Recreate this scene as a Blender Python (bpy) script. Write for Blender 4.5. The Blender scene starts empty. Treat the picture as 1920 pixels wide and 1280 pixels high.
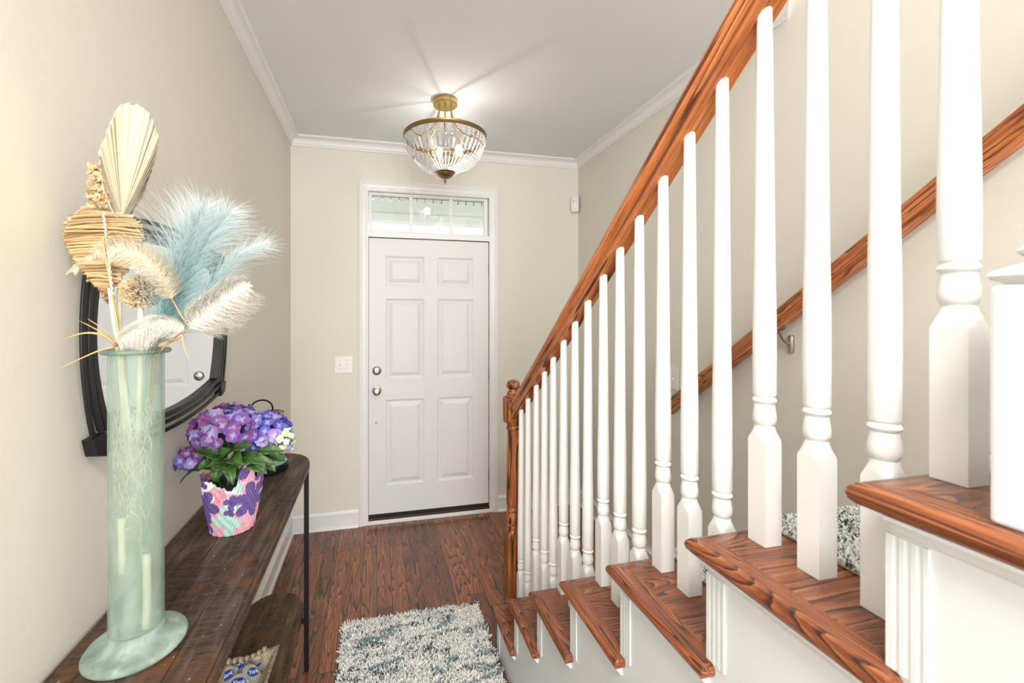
import bpy, bmesh, math, random
from mathutils import Vector, Matrix
PI = math.pi
sc = bpy.context.scene
COL = sc.collection
# ------------------------------------------------------------------ camera
FPX, YAW, CX, CY, CH = 789.42, 0.22482, 887.0, 587.74, 1.5393
cam_d = bpy.data.cameras.new('camera'); cam = bpy.data.objects.new('camera', cam_d); COL.objects.link(cam)
cam.location = (0, 0, CH); cam.rotation_euler = (PI/2, 0, -YAW)
cam_d.sensor_fit = 'HORIZONTAL'; cam_d.sensor_width = 36.0; cam_d.lens = FPX/1920*36
cam_d.shift_x = (960-CX)/1920; cam_d.shift_y = -(640-CY)/1920
cam_d.clip_start = 0.02; cam_d.clip_end = 100
sc.camera = cam
cam_d.dof.use_dof = True; cam_d.dof.focus_distance = 2.1; cam_d.dof.aperture_fstop = 6.3
sc.cycles.transparent_max_bounces = 48
# ------------------------------------------------------------------ view + world + lights
sc.view_settings.view_transform = 'Standard'; sc.view_settings.look = 'None'
sc.view_settings.exposure = 0.62; sc.view_settings.gamma = 1.0; sc.view_settings.use_curve_mapping = False
wd = bpy.data.worlds.new('world'); sc.world = wd; wd.use_nodes = True
wd.node_tree.nodes['Background'].inputs[0].default_value = (0.95, 0.98, 1.0, 1)
wd.node_tree.nodes['Background'].inputs[1].default_value = 1.5
def area(name, loc, rot, sx, sy, power, col):
    l = bpy.data.lights.new(name, 'AREA'); l.shape = 'RECTANGLE'; l.size = sx; l.size_y = sy; l.energy = power; l.color = col
    o = bpy.data.objects.new(name, l); COL.objects.link(o); o.location = loc; o.rotation_euler = rot; return o
# area lights added as fill: behind the camera and above the stairwell, no windows built
area('rear_fill', (0.0, -3.2, 1.7), (math.radians(84), 0, 0), 2.6, 2.2, 150, (1.0, 0.985, 0.97))
area('stairwell_fill', (1.0, -0.6, 4.9), (0, 0, 0), 1.4, 2.4, 35, (0.95, 0.98, 1.0))
area('hall_lamp', (-0.05, -0.55, 2.70), (0, 0, 0), 0.5, 0.5, 30, (1.0, 0.96, 0.90))
# ------------------------------------------------------------------ dimensions
D = 3.1625; A = 0.589; B = 1.605; ZC = 2.78; S = 0.511; XB = 0.627
RUN = 0.2526
NOSE = [1.868, 1.623, 1.377, 1.126, 0.874, 0.620, 0.367, 0.112]        # y of each nosing
TOP = [0.208, 0.395, 0.583, 0.775, 0.968, 1.161, 1.354, 1.547]          # z of each tread top
def at(u, v, d):
    """point of the place seen at (u, v) at camera depth d"""
    a = (u-CX)/FPX; b = -(v-CY)/FPX; c, s = math.cos(YAW), math.sin(YAW)
    return Vector(((c*a+s)*d, (-s*a+c)*d, CH+b*d))
# ------------------------------------------------------------------ helpers
def obj(name, bm, mat=None, parent=None, smooth=False, loc=None, bevel=0, sub=0):
    me = bpy.data.meshes.new(name)
    if isinstance(bm, tuple):
        me.from_pydata(bm[0], [], bm[1]); me.update()
    else:
        bm.normal_update(); bm.to_mesh(me); bm.free()
    mats = mat if isinstance(mat, (list, tuple)) else [mat]
    for m in mats:
        if m: me.materials.append(m)
    if smooth:
        for p in me.polygons: p.use_smooth = True
        if smooth != 'all':
            try: me.set_sharp_from_angle(angle=math.radians(smooth if smooth is not True else 40))
            except Exception: pass
    o = bpy.data.objects.new(name, me); COL.objects.link(o)
    if parent: o.parent = parent
    if loc: o.location = loc
    if bevel:
        b = o.modifiers.new('bevel', 'BEVEL'); b.width = bevel; b.segments = 2; b.limit_method = 'ANGLE'; b.angle_limit = math.radians(40)
    if sub:
        b = o.modifiers.new('sub', 'SUBSURF'); b.levels = sub; b.render_levels = sub
    return o
def tag(o, label, cat, group=None, kind=None):
    o['label'] = label; o['category'] = cat
    if group: o['group'] = group
    if kind: o['kind'] = kind
    return o
def thing(name, label, cat, loc=(0, 0, 0), rz=0, group=None):
    o = bpy.data.objects.new(name, None); COL.objects.link(o); o.location = loc; o.rotation_euler = (0, 0, rz)
    o.empty_display_size = 0.05
    return tag(o, label, cat, group)
def struct(name, bm, m, parent=None, **k):
    o = obj(name, bm, m, parent, **k)
    if not parent: o['kind'] = 'structure'
    return o
def box(bm, x0, x1, y0, y1, z0, z1):
    vs = [bm.verts.new(p) for p in ((x0,y0,z0),(x1,y0,z0),(x1,y1,z0),(x0,y1,z0),(x0,y0,z1),(x1,y0,z1),(x1,y1,z1),(x0,y1,z1))]
    for f in ((0,3,2,1),(4,5,6,7),(0,1,5,4),(1,2,6,5),(2,3,7,6),(3,0,4,7)): bm.faces.new([vs[i] for i in f])
    return vs
def boxes(*bs):
    bm = bmesh.new()
    for b in bs: box(bm, *b)
    return bm
def offset_poly(poly, offs):
    """CCW polygon, inward offset per edge i (i -> i+1)"""
    n = len(poly); out = []
    L = []
    for i in range(n):
        x0, y0 = poly[i]; x1, y1 = poly[(i+1) % n]
        dx, dy = x1-x0, y1-y0; l = math.hypot(dx, dy); nx, ny = -dy/l, dx/l
        L.append((x0+nx*offs[i], y0+ny*offs[i], dx/l, dy/l))
    for i in range(n):
        a = L[i-1]; b = L[i]
        den = a[2]*b[3]-a[3]*b[2]
        if abs(den) < 1e-6: out.append((b[0], b[1])); continue
        t = ((b[0]-a[0])*b[3]-(b[1]-a[1])*b[2])/den
        out.append((a[0]+a[2]*t, a[1]+a[3]*t))
    return out
def slab(bm, poly, z0, z1, rnd=None, segs=6, r=None):
    """horizontal slab; edges flagged in rnd get a half round edge"""
    n = len(poly); rnd = rnd or [0]*n
    zm = (z0+z1)/2; h = (z1-z0)/2; layers = []
    zs = [zm-h*math.cos(PI*i/segs) for i in range(segs+1)] if any(rnd) else [z0, z1]
    for z in zs:
        q = max(0.0, 1-((z-zm)/h)**2) if any(rnd) else 1
        d = (r or h)*(1-math.sqrt(q)) if any(rnd) else 0
        pp = offset_poly(poly, [d if f else 0 for f in rnd]) if any(rnd) else poly
        layers.append([bm.verts.new((x, y, z)) for x, y in pp])
    for a, b in zip(layers, layers[1:]):
        for i in range(n):
            j = (i+1) % n
            bm.faces.new((a[i], a[j], b[j], b[i]))
    bm.faces.new(list(reversed(layers[0]))); bm.faces.new(layers[-1])
def extrude_poly(bm, pts, vec, cap=True):
    """pts: 3d polygon, extruded by vec"""
    a = [bm.verts.new(p) for p in pts]; b = [bm.verts.new(Vector(p)+Vector(vec)) for p in pts]
    n = len(pts)
    for i in range(n):
        j = (i+1) % n; bm.faces.new((a[i], a[j], b[j], b[i]))
    if cap: bm.faces.new(list(reversed(a))); bm.faces.new(b)
    return bm
def loft(bm, rings, cap=True, closed=True):
    R = [[bm.verts.new(p) for p in r] for r in rings]
    n = len(R[0])
    for a, b in zip(R, R[1:]):
        for i in range(n if closed else n-1):
            j = (i+1) % n; bm.faces.new((a[i], a[j], b[j], b[i]))
    if cap and closed: bm.faces.new(list(reversed(R[0]))); bm.faces.new(R[-1])
    return R
def lathe(bm, prof, n=32, c=(0, 0, 0), M=None, cap=True):
    """prof [(r,z)] around z through c; M optional matrix applied after"""
    rings = []
    for r, z in prof:
        ring = [Vector((c[0]+r*math.cos(2*PI*i/n), c[1]+r*math.sin(2*PI*i/n), c[2]+z)) for i in range(n)]
        if M: ring = [M @ p for p in ring]
        rings.append(ring)
    loft(bm, rings, cap)
def turned(bm, prof, h, n=32, c=(0, 0, 0)):
    """prof [(R,z,sq)] section = circle radius R, clipped by the square of half width h when sq"""
    rings = []
    for R, z, sq in prof:
        ring = []
        for i in range(n):
            t = 2*PI*i/n+PI/4
            r = R
            if sq: r = min(R, h/max(abs(math.cos(t)), abs(math.sin(t))))
            ring.append((c[0]+r*math.cos(t), c[1]+r*math.sin(t), c[2]+z))
        rings.append(ring)
    loft(bm, rings)
def tube(bm, pts, rad, n=8, cap=True):
    pts = [Vector(p) for p in pts]; rings = []
    rad = rad if isinstance(rad, (list, tuple)) else [rad]*len(pts)
    up = None
    for i, p in enumerate(pts):
        t = (pts[min(i+1, len(pts)-1)]-pts[max(i-1, 0)]).normalized()
        if up is None:
            up = t.orthogonal().normalized()
        else:
            up = (up-t*up.dot(t)).normalized()
        s = t.cross(up)
        rings.append([p+(up*math.cos(2*PI*k/n)+s*math.sin(2*PI*k/n))*rad[i] for k in range(n)])
    loft(bm, rings, cap)
def bez(p0, p1, p2, p3, n=12):
    p0, p1, p2, p3 = map(Vector, (p0, p1, p2, p3)); r = []
    for i in range(n+1):
        t = i/n; r.append(p0*(1-t)**3+p1*3*t*(1-t)**2+p2*3*t*t*(1-t)+p3*t**3)
    return r
def spline(pts, n=6):
    """catmull rom through pts"""
    P = [Vector(p) for p in pts]; P = [P[0]*2-P[1]]+P+[P[-1]*2-P[-2]]; out = []
    for i in range(1, len(P)-2):
        for k in range(n):
            t = k/n
            out.append(0.5*((2*P[i])+(P[i+1]-P[i-1])*t+(2*P[i-1]-5*P[i]+4*P[i+1]-P[i+2])*t*t+(3*P[i]-P[i-1]-3*P[i+1]+P[i+2])*t**3))
    out.append(P[-2]); return out
def molding(p0, p1, nrm, prof, m0=0, m1=0):
    """profile [(d,z)] swept from p0 to p1 (2d), d away from the wall along nrm; m = +1 inner mitre, -1 outer, 0 square"""
    d = Vector((p1[0]-p0[0], p1[1]-p0[1])).normalized(); bm = bmesh.new()
    a = []; b = []
    for q, z in prof:
        a.append((p0[0]+nrm[0]*q+d[0]*q*m0, p0[1]+nrm[1]*q+d[1]*q*m0, z))
        b.append((p1[0]+nrm[0]*q-d[0]*q*m1, p1[1]+nrm[1]*q-d[1]*q*m1, z))
    loft(bm, [a, b]); bmesh.ops.recalc_face_normals(bm, faces=bm.faces)
    return bm
# ------------------------------------------------------------------ materials
def mat(name, col=(0.8, 0.8, 0.8), rough=0.5, metal=0.0, **k):
    m = bpy.data.materials.new(name); m.use_nodes = True
    p = m.node_tree.nodes['Principled BSDF']
    p.inputs['Base Color'].default_value = (*col, 1); p.inputs['Roughness'].default_value = rough; p.inputs['Metallic'].default_value = metal
    for kk, v in k.items(): p.inputs[kk.replace('_', ' ')].default_value = v
    return m
class N:
    def __init__(s, m): s.m = m; s.t = m.node_tree; s.n = s.t.nodes; s.l = s.t.links; s.p = s.n.get('Principled BSDF')
    def new(s, t, **k):
        x = s.n.new(t)
        for a, b in k.items(): setattr(x, a, b)
        return x
    def link(s, a, b): s.l.new(a, b)
    def coord(s, scale=(1, 1, 1), rot=(0, 0, 0), out='Object', loc=(0, 0, 0)):
        c = s.new('ShaderNodeTexCoord'); mp = s.new('ShaderNodeMapping')
        mp.inputs['Scale'].default_value = scale; mp.inputs['Rotation'].default_value = rot; mp.inputs['Location'].default_value = loc
        s.link(c.outputs[out], mp.inputs[0]); return mp.outputs[0]
    def noise(s, vec, scale, detail=2, rough=0.5, dist=0):
        x = s.new('ShaderNodeTexNoise'); x.inputs['Scale'].default_value = scale; x.inputs['Detail'].default_value = detail
        x.inputs['Roughness'].default_value = rough; x.inputs['Distortion'].default_value = dist
        if vec is not None: s.link(vec, x.inputs['Vector'])
        return x.outputs['Fac']
    def ramp(s, fac, stops, interp='LINEAR'):
        x = s.new('ShaderNodeValToRGB'); x.color_ramp.interpolation = interp
        while len(x.color_ramp.elements) < len(stops): x.color_ramp.elements.new(0.5)
        for e, (p, c) in zip(x.color_ramp.elements, stops):
            e.position = p; e.color = (*c, 1) if len(c) == 3 else c
        s.link(fac, x.inputs[0]); return x.outputs[0]
    def math(s, op, a, b=None, c=None):
        x = s.new('ShaderNodeMath', operation=op)
        for i, v in enumerate((a, b, c)):
            if v is None: continue
            if isinstance(v, (int, float)): x.inputs[i].default_value = v
            else: s.link(v, x.inputs[i])
        return x.outputs[0]
    def mix(s, fac, a, b, mode='MIX'):
        x = s.new('ShaderNodeMix', data_type='RGBA', blend_type=mode)
        for i, v in ((0, fac), (6, a), (7, b)):
            if isinstance(v, (int, float)): x.inputs[i].default_value = v
            elif isinstance(v, tuple): x.inputs[i].default_value = (*v, 1)
            else: s.link(v, x.inputs[i])
        return x.outputs[2]
    def bump(s, h, strength=0.3, dist=0.001):
        x = s.new('ShaderNodeBump'); x.inputs['Strength'].default_value = strength; x.inputs['Distance'].default_value = dist
        s.link(h, x.inputs['Height']); s.link(x.outputs[0], s.p.inputs['Normal']); return x
    def base(s, c): s.link(c, s.p.inputs['Base Color'])
def paint(name, col, rough=0.5, bumpscale=260, strength=0.12, dist=0.0006):
    m = mat(name, col, rough); n = N(m)
    v = n.coord(); f = n.noise(v, bumpscale, 3, 0.6); n.bump(f, strength, dist); return m
M_WALL = paint('wall_paint', (0.73, 0.705, 0.625), 0.75, 300, 0.35, 0.0012)
M_CEIL = paint('ceiling_paint', (0.78, 0.80, 0.825), 0.9, 220, 0.15)
M_TRIM = paint('trim_paint', (0.80, 0.80, 0.80), 0.35, 120, 0.05)
M_DOOR = paint('door_paint', (0.74, 0.745, 0.755), 0.45, 150, 0.08)
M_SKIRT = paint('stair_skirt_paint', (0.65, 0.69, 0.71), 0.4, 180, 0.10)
M_BAL = paint('baluster_paint', (0.80, 0.81, 0.82), 0.38, 120, 0.05)
M_PLATE = mat('switch_plastic', (0.82, 0.81, 0.80), 0.35)
M_TOG = mat('switch_toggle', (0.70, 0.68, 0.60), 0.4)
M_BLACK = mat('black_metal', (0.012, 0.012, 0.013), 0.45, 0.6)
M_DARK = mat('dark_gap', (0.02, 0.018, 0.016), 0.8)
M_NICKEL = mat('satin_nickel', (0.45, 0.42, 0.38), 0.28, 1.0)
M_STEEL = mat('hinge_steel', (0.30, 0.30, 0.29), 0.4, 1.0)
def oak(name, axis, light, mid, dark, rings=26, stretch=0.10, size=9.0, rough=0.3, plank=None, pores=0.55):
    """oak grain running along axis 0,1,2: cathedral contours of a stretched noise plus fine pores"""
    m = mat(name, mid, rough); n = N(m)
    vec = n.coord()
    rnd = None
    if plank:
        w, L = plank
        br = n.new('ShaderNodeTexBrick'); br.offset = 0.37; br.offset_frequency = 2; br.squash = 1
        vb = n.coord(rot=(0, 0, PI/2) if axis == 1 else (0, 0, 0))
        n.link(vb, br.inputs['Vector'])
        br.inputs['Color1'].default_value = (0, 0, 0, 1); br.inputs['Color2'].default_value = (1, 1, 1, 1); br.inputs['Mortar'].default_value = (0.5, 0.5, 0.5, 1)
        br.inputs['Scale'].default_value = 1; br.inputs['Mortar Size'].default_value = 0.0022; br.inputs['Mortar Smooth'].default_value = 0.1
        br.inputs['Bias'].default_value = 0; br.inputs['Brick Width'].default_value = L; br.inputs['Row Height'].default_value = w
        sep = n.new('ShaderNodeSeparateColor'); n.link(br.outputs['Color'], sep.inputs[0]); rnd = sep.outputs[0]
        off = n.new('ShaderNodeCombineXYZ'); n.link(n.math('MULTIPLY', rnd, 37.0), off.inputs[0]); n.link(n.math('MULTIPLY', rnd, 91.0), off.inputs[1]); n.link(n.math('MULTIPLY', rnd, 13.0), off.inputs[2])
        ad = n.new('ShaderNodeVectorMath', operation='ADD'); n.link(vec, ad.inputs[0]); n.link(off.outputs[0], ad.inputs[1]); vec = ad.outputs[0]
    sc_ = [1, 1, 1]; sc_[axis] = stretch
    mp = n.new('ShaderNodeMapping'); mp.inputs['Scale'].default_value = sc_; n.link(vec, mp.inputs[0])
    nz = n.noise(mp.outputs[0], size, 2.5, 0.45, 0.25)
    ring = n.math('FRACT', n.math('MULTIPLY', nz, rings))
    # asymmetric ring: slow rise, sharp fall
    c = n.ramp(ring, [(0.0, light), (0.35, mid), (0.62, mid), (0.84, dark), (0.96, dark), (1.0, light)])
    sc3 = [1, 1, 1]; sc3[axis] = 0.03
    mp3 = n.new('ShaderNodeMapping'); mp3.inputs['Scale'].default_value = sc3; n.link(vec, mp3.inputs[0])
    c = n.mix(0.75, c, n.ramp(n.noise(mp3.outputs[0], 130, 3, 0.6), [(0.38, (0.55, 0.50, 0.46)), (0.50, (0.95, 0.95, 0.95)), (0.62, (1.15, 1.12, 1.1))]), 'MULTIPLY')
    sc2 = [1, 1, 1]; sc2[axis] = 0.035
    mp2 = n.new('ShaderNodeMapping'); mp2.inputs['Scale'].default_value = sc2; n.link(vec, mp2.inputs[0])
    fine = n.noise(mp2.outputs[0], 420, 3, 0.7)
    pr = n.ramp(fine, [(0.36, (0.35, 0.30, 0.27)), (0.52, (1, 1, 1))])
    c = n.mix(pores, c, pr, 'MULTIPLY')
    big = n.noise(mp.outputs[0], 3.0, 1)
    c = n.mix(0.35, c, n.ramp(big, [(0.3, (0.75, 0.70, 0.68)), (0.7, (1.2, 1.15, 1.1))]), 'MULTIPLY')
    if plank:
        tone = n.ramp(rnd, [(0.0, (0.62, 0.58, 0.56)), (0.5, (0.95, 0.95, 0.95)), (1.0, (1.3, 1.2, 1.12))])
        c = n.mix(1.0, c, tone, 'MULTIPLY')
        c = n.mix(br.outputs['Fac'], c, (0.035, 0.018, 0.010))
    n.base(c)
    h = n.math('MULTIPLY', fine, 1.0)
    if plank: h = n.math('SUBTRACT', fine, n.math('MULTIPLY', br.outputs['Fac'], 3.0))
    n.bump(h, 0.25, 0.0006)
    n.link(n.ramp(fine, [(0.3, (rough+0.15,)*3), (0.6, (rough-0.04,)*3)]), n.p.inputs['Roughness'])
    return m
def lin(r, g, b):
    f = lambda c: (c/255/12.92 if c/255 <= 0.04045 else ((c/255+0.055)/1.055)**2.4)
    return (f(r), f(g), f(b))
OL, OM, OD = lin(168, 104, 64), lin(138, 76, 44), lin(72, 38, 22)
M_OAKX = oak('stained_oak_across', 0, OL, OM, OD, rings=34)
M_OAKY = oak('stained_oak_along', 1, OL, OM, OD, rings=26, stretch=0.06, size=16)
M_OAKZ = oak('stained_oak_upright', 2, lin(190, 118, 66), lin(152, 88, 46), lin(78, 40, 20), rings=16)
M_FLOOR = oak('oak_floor', 1, lin(166, 108, 72), lin(138, 84, 53), lin(68, 40, 25), rings=26, size=9, stretch=0.075, rough=0.30, plank=(0.083, 0.95))
for m_ in (M_OAKX, M_OAKY, M_FLOOR):
    m_.node_tree.nodes['Principled BSDF'].inputs['Coat Weight'].default_value = 0.35; m_.node_tree.nodes['Principled BSDF'].inputs['Coat Roughness'].default_value = 0.16
def clear(name, tint=(1, 1, 1), rough=0.02, fac=0.12, ior=1.5):
    """thin clear glass: see-through plus mirror-like fresnel gloss"""
    m = bpy.data.materials.new(name); m.use_nodes = True; n = N(m); n.n.clear()
    out = n.new('ShaderNodeOutputMaterial'); mx = n.new('ShaderNodeMixShader'); tr = n.new('ShaderNodeBsdfTransparent'); gl = n.new('ShaderNodeBsdfGlossy')
    tr.inputs[0].default_value = (*tint, 1); gl.inputs['Roughness'].default_value = rough
    fr = n.new('ShaderNodeLayerWeight'); fr.inputs[0].default_value = 0.5
    f = n.math('MINIMUM', n.math('ADD', n.math('MULTIPLY', n.math('POWER', fr.outputs['Facing'], 4.0), (ior-1)*1.2), fac), 1.0); n.link(f, mx.inputs[0]); n.link(tr.outputs[0], mx.inputs[1]); n.link(gl.outputs[0], mx.inputs[2]); n.link(mx.outputs[0], out.inputs[0])
    return m
M_PANE = clear('window_glass', (0.97, 0.985, 0.972), 0.0, 0.05, 1.5)
M_CRYSTAL = clear('crystal', (0.90, 0.91, 0.92), 0.10, 0.30, 1.9)
n = N(M_CRYSTAL); _o = n.n['Material Output']; _m = _o.inputs[0].links[0].from_node; _x = n.new('ShaderNodeMixShader'); _d = n.new('ShaderNodeBsdfTranslucent'); _d.inputs[0].default_value = (0.95, 0.95, 0.95, 1)
_x.inputs[0].default_value = 0.25; n.link(_m.outputs[0], _x.inputs[1]); n.link(_d.outputs[0], _x.inputs[2]); n.link(_x.outputs[0], _o.inputs[0])
M_BULB = clear('bulb_glass', (1, 0.97, 0.9), 0.0, 0.05, 1.4)
M_MIRROR = mat('mirror_glass', (0.90, 0.92, 0.92), 0.0, 1.0)

# ------------------------------------------------------------------ room shell
YB = -4.0
struct('floor', boxes((-A-0.1, B+0.1, YB, D+0.02, -0.06, 0.0)), M_FLOOR)
struct('wall_left', boxes((-A-0.1, -A, YB, D+0.1, -0.06, 5.3)), M_WALL)
struct('wall_right', boxes((B, B+0.1, YB, D+0.1, -0.06, 5.3)), M_WALL)
OX0, OX1, OZ = -0.075, 0.865, 2.448           # rough opening of door and transom
struct('wall_back', boxes((-A, OX0, D, D+0.12, -0.06, 2.9), (OX1, B, D, D+0.12, -0.06, 2.9), (OX0, OX1, D, D+0.12, OZ, 2.9)), M_WALL)
YO = 1.36                                      # the stairwell opening starts here
struct('ceiling', boxes((-A, B, YO, D, ZC, ZC+0.30), (-A, 0.46, YB, YO, ZC, ZC+0.30)), M_CEIL)
struct('wall_upper', boxes((0.34, 0.46, YB, YO, ZC+0.30, 5.3), (0.34, B, YO, YO+0.12, ZC+0.30, 5.3)), M_WALL)
struct('ceiling_upper', boxes((0.34, B, YB, YO+0.12, 5.3, 5.4)), M_CEIL)
# crown moulding
CP = 0.062; CB = ZC-0.064
crown = [(0, ZC), (CP, ZC), (CP, ZC-0.008), (CP-0.006, ZC-0.011)]
for i in range(7):
    t = i/6*PI/2; crown.append((CP-0.008-0.038*math.sin(t)*0.98-0.0, ZC-0.013-0.033*(1-math.cos(t))))
crown += [(0.014, ZC-0.048), (0.014, ZC-0.052), (0.010, ZC-0.054), (0.010, CB), (0, CB)]
struct('trim_1', molding((-A, YB), (-A, D), (1, 0), crown, 0, 1), M_TRIM)
struct('trim_2', molding((-A, D), (B, D), (0, -1), crown, 1, 1), M_TRIM)
struct('trim_3', molding((B, D), (B, YO+0.005), (-1, 0), crown, 1, -1), M_TRIM)
bb = [(0, 0), (0.026, 0), (0.026, 0.006), (0.022, 0.014), (0.013, 0.019), (0.012, 0.095), (0.016, 0.098), (0.016, 0.106), (0.010, 0.114), (0.007, 0.122), (0, 0.122)]
struct('baseboard_left', molding((-A, YB), (-A, D), (1, 0), bb, 0, 1), M_TRIM)
struct('baseboard_back', molding((-A, D), (-0.127, D), (0, -1), bb, 1, 0), M_TRIM)
struct('baseboard_back', molding((0.917, D), (B, D), (0, -1), bb, 0, 1), M_TRIM)
struct('baseboard_right', molding((B, D), (B, 1.84), (-1, 0), bb, 1, 0), M_TRIM)

# ------------------------------------------------------------------ entry door, transom, casing
cw = 0.065
cprof = [(0, 0), (0, 0.018), (0.008, 0.020), (0.012, 0.016), (0.020, 0.017), (0.026, 0.013), (0.040, 0.012), (0.050, 0.010), (0.056, 0.007), (cw, 0.006), (cw, 0)]   # (distance from outer edge, thickness)
xi0, xi1, zi = -0.060, 0.853, 2.443            # inner edges of the casing
bm = bmesh.new()
path = [((xi0, 0.0), (-1, 0)), ((xi0, zi), (-1, 1)), ((xi1, zi), (1, 1)), ((xi1, 0.0), (1, 0))]
rings = []
for (x, z), (sx, sz) in path:
    rings.append([(x+sx*(cw-q), D-t, z+sz*(cw-q)) for q, t in cprof])
loft(bm, rings); bmesh.ops.recalc_face_normals(bm, faces=bm.faces)
struct('trim_4', bm, M_TRIM)
# jamb and transom bar
struct('trim_5', boxes((OX0, xi0-0.001, D, D+0.12, 0, OZ), (xi1+0.001, OX1, D, D+0.12, 0, OZ), (xi0-0.001, xi1+0.001, D, D+0.12, 2.436, OZ),
                       (xi0-0.001, xi1+0.001, D-0.004, D+0.12, 2.100, 2.138)), M_TRIM, bevel=0.002)
# transom window
w1 = bpy.data.objects.new('window_1', None); COL.objects.link(w1); w1['kind'] = 'structure'; w1.location = (0, D+0.045, 0)
wx0, wx1, wz0, wz1 = -0.056, 0.849, 2.139, 2.435
gx0, gx1, gz0, gz1 = -0.036, 0.818, 2.152, 2.420
obj('window_frame', boxes((wx0, gx0, -0.02, 0.02, wz0, wz1), (gx1, wx1-0.004, -0.02, 0.02, wz0, wz1), (gx0, gx1, -0.02, 0.02, gz1, wz1), (gx0, gx1, -0.02, 0.02, wz0, gz0)), M_TRIM, w1, bevel=0.003)
for x in (0.252, 0.557):
    obj('muntin', boxes((x-0.013, x+0.013, -0.013, -0.003, gz0, gz1)), M_TRIM, w1, bevel=0.002)
obj('window_pane', boxes((gx0, gx1, 0.0, 0.004, gz0, gz1)), M_PANE, w1)
# the six panel door
dr = bpy.data.objects.new('door_1', None); COL.objects.link(dr); dr['kind'] = 'structure'; dr.location = (-0.057, D+0.012, 0.066)
def panel_door(W, H, T, cols, rows):
    bm = bmesh.new()
    xs = sorted({0, W, *[c for p in cols for c in p]}); zs = sorted({0, H, *[c for p in rows for c in p]})
    V = {}
    def v(x, y, z):
        k = (round(x, 5), round(y, 5), round(z, 5))
        if k not in V: V[k] = bm.verts.new(k)
        return V[k]
    for i in range(len(xs)-1):
        for j in range(len(zs)-1):
            x0, x1, z0, z1 = xs[i], xs[i+1], zs[j], zs[j+1]
            if (x0, x1) in cols and (z0, z1) in rows:
                prev = None
                for ins, dep in ((0, 0), (0.0015, 0.006), (0.006, 0.0065), (0.013, 0.013), (0.022, 0.0135), (0.050, 0.003), (0.053, 0.0025)):
                    r = [v(x0+ins, dep, z0+ins), v(x1-ins, dep, z0+ins), v(x1-ins, dep, z1-ins), v(x0+ins, dep, z1-ins)]
                    if prev:
                        for k in range(4): bm.faces.new((prev[k], prev[(k+1) % 4], r[(k+1) % 4], r[k]))
                    prev = r
                bm.faces.new(prev)
            else:
                bm.faces.new((v(x0, 0, z0), v(x1, 0, z0), v(x1, 0, z1), v(x0, 0, z1)))
    b = [bm.verts.new(p) for p in ((0, T, 0), (W, T, 0), (W, T, H), (0, T, H))]
    bm.faces.new(list(reversed(b)))
    f = [v(0, 0, 0), v(W, 0, 0), v(W, 0, H), v(0, 0, H)]
    bx = [v(x, 0, 0) for x in xs]; tx = [v(x, 0, H) for x in xs]; lz = [v(0, 0, z) for z in zs]; rz = [v(W, 0, z) for z in zs]
    bm.faces.new(list(reversed(bx))+[b[0], b[1]]); bm.faces.new(tx+[b[2], b[3]])
    bm.faces.new(lz+[b[3], b[0]]); bm.faces.new(list(reversed(rz))+[b[1], b[2]])
    return bm
cols = [(0.120, 0.406), (0.504, 0.784)]; rows = [(0.202, 0.837), (0.987, 1.584), (1.680, 1.900)]
obj('door_slab', panel_door(0.906, 2.028, 0.044, cols, rows), M_DOOR, dr)
MX = Matrix.Rotation(PI/2, 4, 'X')             # z axis -> -y
def disc(name, prof, x, z, m, parent, y=0.0, n=32, smooth=35):
    bm = bmesh.new(); lathe(bm, prof, n, M=Matrix.Translation((x, y, z)) @ MX); bmesh.ops.recalc_face_normals(bm, faces=bm.faces)
    return obj(name, bm, m, parent, smooth=smooth)
db = disc('deadbolt', [(0.033, 0), (0.033, 0.004), (0.030, 0.010), (0.026, 0.013), (0.012, 0.015), (0.0, 0.015)], 0.057, 1.054, M_NICKEL, dr)
bm = boxes((-0.006, 0.006, -0.030, -0.012, -0.017, 0.017)); o = obj('thumb_turn', bm, M_NICKEL, db, bevel=0.003, loc=(0.057, 0, 1.054)); o.rotation_euler = (0, math.radians(55), 0)
kb = disc('door_handle', [(0.035, 0), (0.035, 0.004), (0.031, 0.010), (0.014, 0.013), (0.012, 0.028), (0.018, 0.034), (0.027, 0.042), (0.0295, 0.052), (0.027, 0.062), (0.018, 0.067), (0.010, 0.067), (0.009, 0.064), (0.0, 0.064)], 0.057, 0.910, M_NICKEL, dr)
disc('keyhole', [(0.008, 0), (0.008, 0.002), (0.005, 0.002), (0.0, 0.0015)], 0.052, 0.670, M_STEEL, dr)
for z in (0.229, 1.022, 1.816):
    bm = bmesh.new(); lathe(bm, [(0.0055, -0.052), (0.007, -0.050), (0.007, 0.050), (0.0055, 0.052)], 12, (0.911, -0.006, z))
    obj('hinge', bm, M_STEEL, dr, smooth=True)
obj('door_sweep', boxes((0.0, 0.906, 0.004, 0.040, -0.022, 0.0)), M_DARK, dr)
struct('trim_6', boxes((OX0+0.012, xi0+0.006, D+0.03, D+0.11, 0.0, 2.1), (xi1-0.006, OX1-0.012, D+0.03, D+0.11, 0.0, 2.1), (xi0, xi1, D+0.058, D+0.11, 2.08, 2.1), (xi0, xi1, D+0.058, D+0.1, 0.0, 0.03)), M_DARK)
struct('trim_7', boxes((xi0, xi1, D-0.014, D+0.118, 0.0, 0.026)), M_TRIM, bevel=0.003)
struct('trim_8', boxes((xi0, xi1, D-0.004, D+0.05, 0.0265, 0.044)), mat('bronze_threshold', lin(70, 56, 42), 0.5, 0.4), bevel=0.002)

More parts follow.
